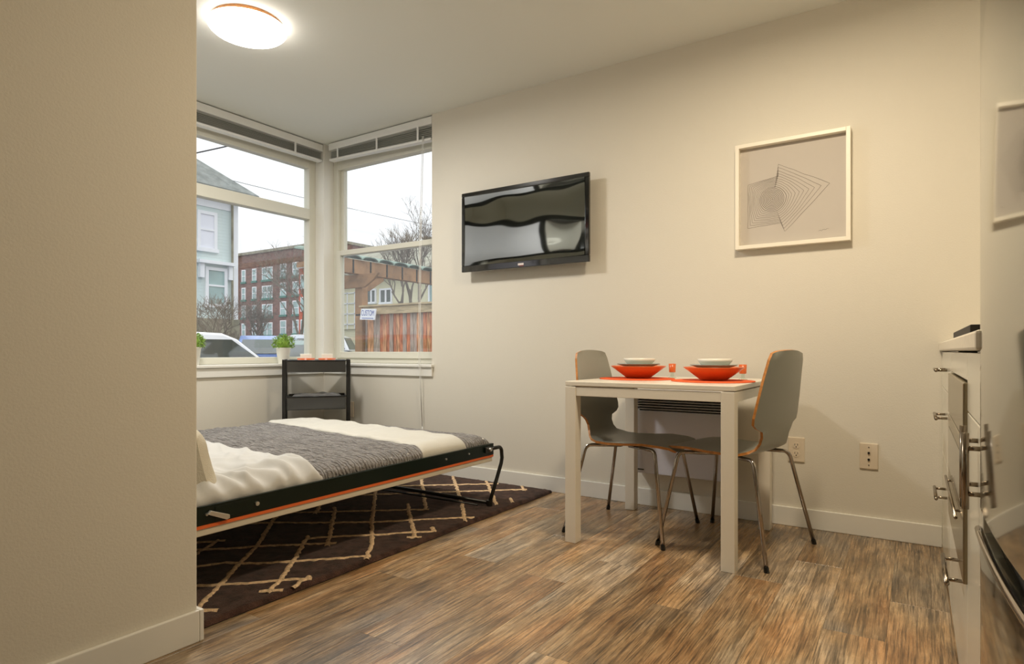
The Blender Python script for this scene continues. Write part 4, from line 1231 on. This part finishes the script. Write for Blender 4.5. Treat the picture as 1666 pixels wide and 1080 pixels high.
# ---- beige house seen in the right window
gh = thing('beige_house', 'pale beige house with low grey roof behind the timber fence', 'house', (-27, 30, GZ))
MB().box(-31.2, -20.8, 26, 34, GZ, 5.35).build('wall', M_beige, gh)
hip_roof(-31.8, -19.4, 25.4, 34.6, 5.45, 7.9, gable=True).build('roof', M_shingle2, gh)
def gwin(x0, x1, z0, z1, m):
    f = MB().box(x0 - 0.1, x0, 25.92, 26, z0, z1).box(x1, x1 + 0.1, 25.92, 26, z0, z1).box(x0 - 0.1, x1 + 0.1, 25.92, 26, z1, z1 + 0.1).box(x0 - 0.12, x1 + 0.12, 25.88, 26, z0 - 0.12, z0).build('window', M_exwhite, gh)
    MB().box(x0, x1, 25.97, 25.99, z0, z1).build('pane', m, f)
    MB().box((x0 + x1) / 2 - 0.06, (x0 + x1) / 2 + 0.06, 25.93, 25.97, z0, z1).build('glazing_bar', M_exwhite, f)
gwin(-26.15, -25.35, 3.72, 4.42, M_darkglass)
gwin(-27.25, -26.62, 3.78, 4.45, M_darkglass)
gwin(-22.4, -21.7, 3.6, 4.5, M_exglass)
pd = MB().box(-29.6, -28.2, 25.9, 26, 2.2, 4.45).build('garage_door', M_beige, gh)
for z in (2.5, 3.13, 3.76, 4.39):
    MB().box(-29.6, -28.2, 25.86, 25.9, z - 0.03, z + 0.03).build('door_rail', M_exwhite, pd)
for xx in (-29.55, -28.9, -28.25):
    MB().box(xx - 0.03, xx + 0.03, 25.86, 25.9, 2.2, 4.45).build('door_stile', M_exwhite, pd)
ch = MB().box(-25.3, -24.55, 29.0, 29.8, 6.6, 7.75).build('chimney', M_brick, gh)
MB().box(-25.38, -24.47, 28.92, 29.88, 7.75, 7.9).build('chimney_cap', M_stone, ch)

# ---- timber fence and pergola
M_cedar = mat('cedar_board', 'C4926C', rough=0.8, var=0.55, vscale=5, stretch=(6, 6, 0.8), bump=0.4, bscale=30)
M_cedar2 = mat('grey_weathered_board', 'A8988A', rough=0.85, var=0.45, vscale=5, stretch=(6, 6, 0.8), bump=0.4, bscale=30)
M_cedar3 = mat('red_stained_board', 'B97858', rough=0.8, var=0.5, vscale=5, stretch=(6, 6, 0.8), bump=0.4, bscale=30)
M_beam = mat('fence_beam', 'B8A684', rough=0.8, var=0.3, vscale=4, stretch=(1, 6, 6))
M_perg = mat('pergola_timber', '957250', rough=0.75, var=0.35, vscale=4, bump=0.3, bscale=20)
M_tile = mat('green_grey_tile', '74867A', rough=0.7, var=0.3, vscale=6)
fence = thing('timber_fence', 'reddish board fence with a thick top beam behind the sign', 'fence', (-8.5, 9.84, GZ))
x = -10.45
k = 0
rf = random.Random(4)
while x < -6.2:
    w = 0.085 + 0.03 * rf.random()
    dy = 0.006 * (k % 2)
    MB().box(x, x + w - 0.007, 9.86 + dy, 9.885 + dy, GZ, 1.70 - 0.01 * rf.random()).build('board', (M_cedar, M_cedar2, M_cedar3)[rf.randrange(3)], fence)
    x += w; k += 1
MB().box(-10.5, -6.2, 9.78, 9.92, 1.69, 1.86).build('top_beam', M_beam, fence, bevel=0.01)
MB().box(-10.5, -6.2, 9.74, 9.96, 1.862, 1.90).build('cap_board', M_beam, fence)

pg = thing('timber_pergola', 'brown timber pergola with a green tiled top standing over the fence', 'pergola', (-10.53, 9.84, GZ))
MB().box(-10.65, -10.42, 9.76, 9.94, GZ, 2.60).build('post', M_perg, pg, bevel=0.01)
MB().box(-10.65, -10.42, 13.2, 13.4, GZ, 2.60).build('post', M_perg, pg, bevel=0.01)
MB().box(-10.62, -10.44, 9.25, 13.8, 2.60, 2.92).build('beam', M_perg, pg, bevel=0.01)
# carved bracket crossing the post head
MB().prism([(-11.15, 2.60), (-11.15, 2.42), (-11.0, 2.30), (-10.30, 2.30), (-10.0, 2.46), (-9.85, 2.60)], 1, 9.70, 9.76).build('bracket', M_perg, pg, bevel=0.006)
MB().prism([(9.94, 2.25), (10.05, 2.25), (10.5, 2.52), (10.5, 2.60), (9.94, 2.60)], 0, -10.58, -10.48).build('brace', M_perg, pg, bevel=0.006)
for q in range(9):
    yy = 9.3 + q * 0.52
    MB().box(-12.1, -10.62, yy, yy + 0.06, 2.83, 2.95).build('rafter', M_perg, pg)
    MB().box(-10.444, -10.43, yy + 0.2, yy + 0.24, 2.61, 2.91).build('joint_strap', M_dark, pg)
for q in range(9):
    yy = 9.22 + q * 0.5
    mb = MB()
    n = 6
    vs = []; fs = []
    for j, xx in enumerate((-10.36, -12.1)):
        for q2 in range(n + 1):
            a = math.pi * q2 / n
            vs.append((xx, yy + 0.25 - 0.25 * math.cos(a), 2.925 + 0.12 * math.sin(a) * 0.7 + j * 0.35))
    for q2 in range(n): fs.append((q2, q2 + 1, n + 2 + q2, n + 1 + q2))
    mb.add(vs, fs).build('roof_tile', M_tile, pg, solid=0.02)

# ---- sign
sign = thing('street_sign', 'white CUSTOM sign with blue letters fixed to the pergola post', 'sign', (-10.05, 9.55, 1.56))
sh = 0.05
sb = MB().prism([(-10.30, 1.572), (-9.845, 1.552), (-9.80, 1.792), (-10.255, 1.812)], 1, 9.58, 9.61).build('board', M_exwhite, sign, bevel=0.003)
M_blue = mat('sign_blue', '3A4A9A', rough=0.6)
def text_mesh(s, size, name, m, parent, M_):
    cu = bpy.data.curves.new('lettering', 'FONT'); cu.body = s; cu.size = size; cu.align_x = 'CENTER'; cu.align_y = 'CENTER'; cu.extrude = 0.0
    to = bpy.data.objects.new('lettering', cu); COL.objects.link(to)
    dg = bpy.context.evaluated_depsgraph_get()
    me = bpy.data.meshes.new_from_object(to.evaluated_get(dg))
    bpy.data.objects.remove(to)
    mb = MB(); mb.v = [tuple(M_ @ v.co) for v in me.vertices]; mb.f = [tuple(p.vertices) for p in me.polygons]
    return mb.build(name, m, parent)
tm = Matrix.Translation((-10.05, 9.577, 1.705)) @ Matrix.Rotation(R(2.5), 4, 'Y') @ Matrix.Rotation(R(90), 4, 'X') @ Matrix.Shear('XZ', 4, (0, 0))
tm = tm @ Matrix.Diagonal((0.86, 1.5, 1, 1))
text_mesh('CUSTOM', 0.115, 'lettering', M_blue, sb, tm)
mb = MB()
for k in range(9):
    xx = -10.225 + k * 0.04
    mb.box(xx, xx + 0.026, 9.5765, 9.578, 1.592 - k * 0.0017, 1.612 - k * 0.0017)
mb.build('small_print', M_blue, sb)
MB().box(-10.45, -10.28, 9.60, 9.63, 1.66, 1.70).build('sign_arm', M_dark, sign)

# ---- cars
M_tyre = mat('tyre', '1B1B1C', rough=0.8)
M_cglass = mat('car_glass', '3E4644', rough=0.05, spec=0.9)
M_light = mat('car_lamp', 'E8E8E8', rough=0.15)
M_tail = mat('car_tail_lamp', 'B02020', rough=0.2)
def car(name, label, loc, rz, paint, L_=4.4, W_=1.78, H_=1.55, van=False):
    """nose towards local +X"""
    root = thing(name, label, 'car', (loc[0], loc[1], GZ), rz)
    h0, hb = 0.22, H_ * 0.60
    xr, xf = -L_ / 2, L_ / 2
    body = [(xr, h0 + 0.1), (xr + 0.02, hb - 0.1), (xr + 0.1, hb), (xf - 1.35, hb), (xf - 0.25, hb - 0.14), (xf - 0.03, hb - 0.32), (xf, h0 + 0.12), (xf - 0.1, h0), (xr + 0.1, h0)]
    b = MB().prism(body, 1, -W_ / 2, W_ / 2).build('body', paint, root, world=False, bevel=0.06)
    ra, rb = (xr + 0.06, xr + 0.30), (xf - (1.15 if not van else 0.75), xf - (2.05 if not van else 1.35))
    mid = (ra[1] + rb[1]) / 2
    prof_c = [(ra[0], hb - 0.02), (ra[0] + 0.06, hb + 0.2), (ra[1], H_ - 0.10), (ra[1] + 0.35, H_ - 0.015), (mid, H_), (rb[1] - 0.1, H_ - 0.03), (rb[1] + 0.25, H_ - 0.16), (rb[0], hb - 0.02)]
    def prism_taper(poly, w0, w1):
        n = len(poly); vs = []
        for s_ in (-1, 1):
            for u, v in poly:
                k = max(0, (v - hb) / (H_ - hb)); vs.append((u, s_ * (w0 + (w1 - w0) * k), v))
        fs = [tuple(range(n)), tuple(range(2 * n - 1, n - 1, -1))] + [(i_, i_ + n, (i_ + 1) % n + n, (i_ + 1) % n) for i_ in range(n)]
        return MB().add(vs, fs)
    prism_taper(prof_c, W_ / 2 - 0.03, W_ / 2 - 0.2).build('cabin', paint, root, world=False, bevel=0.05)
    z0, z1 = hb + 0.06, H_ - 0.17
    def sidewin(x0b, x0t, x1t, x1b, s_):
        def Y(z): return s_ * (W_ / 2 - 0.03 - 0.17 * (z - hb) / (H_ - hb) + 0.006)
        return MB().add([(x0b, Y(z0), z0), (x1b, Y(z0), z0), (x1t, Y(z1), z1), (x0t, Y(z1), z1), (x0b, Y(z0) - s_ * .02, z0), (x1b, Y(z0) - s_ * .02, z0), (x1t, Y(z1) - s_ * .02, z1), (x0t, Y(z1) - s_ * .02, z1)],
                        [(0, 1, 2, 3), (7, 6, 5, 4), (0, 4, 5, 1), (1, 5, 6, 2), (2, 6, 7, 3), (3, 7, 4, 0)]).build('side_window', M_cglass, root, world=False)
    for s_ in (-1, 1):
        sidewin(ra[0] + 0.25, ra[1] + 0.2, mid - 0.04, mid - 0.04, s_)
        sidewin(mid + 0.04, mid + 0.04, rb[1] + 0.08, rb[0] - 0.22, s_)
        for wx in (xr + 0.8, xf - 0.85):
            t_ = MB().lathe([(0.20, -0.1), (0.31, -0.1), (0.33, -0.08), (0.33, 0.08), (0.31, 0.1), (0.2, 0.1)], 24)
            t_.xform(Matrix.Translation((wx, s_ * (W_ / 2 - 0.09), 0.33)) @ Matrix.Rotation(R(90), 4, 'X'))
            wh = t_.build('wheel', M_tyre, root, world=False)
            hcap = MB().lathe([(0.21, -0.01), (0.2, 0.012), (0.05, 0.02), (0.003, 0.02)], 20)
            hcap.xform(Matrix.Translation((wx, s_ * (W_ / 2 + 0.005), 0.33)) @ Matrix.Rotation(R(-90 * s_), 4, 'X'))
            hcap.build('hub_cap', M_steel, wh, world=False)
        MB().box(xf - 0.16, xf - 0.02, min(s_ * (W_ / 2 - 0.1), s_ * (W_ / 2 - 0.5)), max(s_ * (W_ / 2 - 0.1), s_ * (W_ / 2 - 0.5)), hb - 0.36, hb - 0.22).build('headlamp', M_light, root, world=False)
        MB().box(xr - 0.01, xr + 0.08, min(s_ * (W_ / 2 - 0.08), s_ * (W_ / 2 - 0.3)), max(s_ * (W_ / 2 - 0.08), s_ * (W_ / 2 - 0.3)), hb - 0.3, hb - 0.05).build('tail_lamp', M_tail, root, world=False)
    def endwin(xb, xt, sgn):
        wb, wt_ = W_ / 2 - 0.14, W_ / 2 - 0.28
        e = 0.012 * sgn
        return MB().add([(xb + e, -wb, z0), (xb + e, wb, z0), (xt + e, wt_, z1), (xt + e, -wt_, z1), (xb - e, -wb, z0 - .01), (xb - e, wb, z0 - .01), (xt - e, wt_, z1 - .01), (xt - e, -wt_, z1 - .01)],
                        [(0, 1, 2, 3), (7, 6, 5, 4), (0, 4, 5, 1), (1, 5, 6, 2), (2, 6, 7, 3), (3, 7, 4, 0)])
    fr_x = lambda z: rb[0] + (rb[1] + 0.25 - rb[0]) * (z - hb) / (H_ - 0.16 - hb)
    endwin(fr_x(z0) + 0.02, fr_x(z1) + 0.02, 1).build('windscreen', M_cglass, root, world=False)
    re_x = lambda z: ra[0] + 0.06 + (ra[1] - ra[0] - 0.06) * (z - hb - 0.2) / (H_ - 0.10 - hb - 0.2)
    endwin(re_x(z0 + .14) - 0.02, re_x(z1) - 0.02, -1).build('rear_window', M_cglass, root, world=False)
    return root
def paint(name, col): return mat(name, col, rough=0.2, spec=0.6, coat=0.6)
P_white = paint('paint_white', 'F2F3F5')
car('parked_car', 'white parked car just outside the left window, behind the potted plants', (-13.9, 8.1), R(90), P_white, H_=1.66)
car('parked_car', 'blue parked car behind the white car, near the right potted plant', (-19.5, 13.5), R(-34), paint('paint_blue', '5A78B4'), H_=1.80)
car('parked_car', 'dark green parked car beside the window post above the corner trolley', (-15.3, 12.35), R(-38), paint('paint_green', '2E5A50'), L_=3.8, H_=1.58)
car('parked_car', 'grey parked car behind the dark green one', (-22.5, 18.1), R(-38), paint('paint_grey', '8A93A2'), H_=1.95)
car('parked_van', 'white van parked beside the beige house, left of the pergola post', (-26.4, 22.2), R(33), P_white, L_=4.4, H_=2.1, van=True)
car('parked_car', 'red parked car down the street, mirrored in the pane of the narrower window', (-12.5, -5.2), R(95), paint('paint_red', 'C4261E'), H_=1.7)

# ---- bare trees and shrubs
M_bark = mat('bark', '6E665C', rough=0.9, var=0.3, vscale=6)
M_twig = mat('twig_grey', '7D7266', rough=0.9)
def tree(name, label, loc, height, seed, spread=0.5, depth=6, trunk=0.12, group=None, twigs=2):
    rnd = random.Random(seed)
    root = thing(name, label, 'tree' if 'shrub' not in name else 'shrub', loc, 0, group)
    tr = MB(); br = MB()
    def grow(p, d, l, r_, k):
        q = p + d * l
        midp = p + d * l * 0.5 + Vector((rnd.uniform(-1, 1), rnd.uniform(-1, 1), 0)) * l * 0.06
        (tr if k == 0 else br).tube([p, midp, q], [r_, r_ * 0.85, r_ * 0.7], 5 if k < 2 else 3, cap=False)
        if k >= depth: return
        n = 2 + (rnd.random() < 0.6) + (twigs if k == 0 else 0)
        for _ in range(n):
            v = Vector((rnd.uniform(-1, 1), rnd.uniform(-1, 1), rnd.uniform(-0.15, 0.9)))
            nd = (d + v * spread * (1 + 0.15 * k)).normalized()
            start = p.lerp(q, rnd.uniform(0.55, 1.0))
            grow(start, nd, l * rnd.uniform(0.62, 0.85), max(0.006, r_ * 0.62), k + 1)
    grow(Vector((0, 0, 0)), Vector((0, 0, 1)), height * 0.30, trunk, 0)
    tr.build('trunk', M_bark, root, world=False, smooth=True)
    br.build('branches', M_twig, root, world=False, kind='stuff')
    return root
tree('bare_shrub', 'bare twiggy shrub in front of the mint house wall', (-20.2, 12.1, GZ), 4.0, 11, 0.8, 6, 0.06)
tree('bare_shrub', 'low bare shrub at the foot of the mint house corner', (-23.5, 14.2, GZ), 3.2, 12, 0.9, 6, 0.05)
tree('bare_tree', 'bare tree in front of the lower floors of the brick building', (-33.0, 22.6, GZ), 5.2, 13, 0.75, 7, 0.12)
tree('bare_tree', 'taller bare tree before the right part of the brick building, by the window post', (-30.0, 23.4, GZ), 8.2, 14, 0.6, 7, 0.13)
tree('bare_tree', 'bare tree with a pale trunk behind the fence, right half of the narrower window', (-19.2, 21.2, GZ), 8.2, 21, 0.42, 7, 0.14, twigs=1)
tree('bare_tree', 'thin bare tree rising over the roof of the beige house', (-34.5, 37.0, GZ), 11.0, 16, 0.5, 7, 0.14)

# ---- overhead wires
M_wire = mat('cable_black', '3A3A3E', rough=0.7)
def wire(a, b, sag, r_, label):
    A, B = Vector(a), Vector(b)
    pts = [A.lerp(B, k / 16) - Vector((0, 0, sag * 4 * (k / 16) * (1 - k / 16))) for k in range(17)]
    tag(MB().tube(pts, r_, 5).build('overhead_wire', M_wire, None, smooth=True), label, 'wire')
wire((-19.6, 6.5, 5.2), (-16.6, 14.0, 8.6), 0.1, 0.022, 'thick overhead cable crossing the upper left window pane')
wire((-30, 12, 9.9), (-24, 40, 9.0), 0.4, 0.014, 'thin overhead wire across the upper panes of both windows')
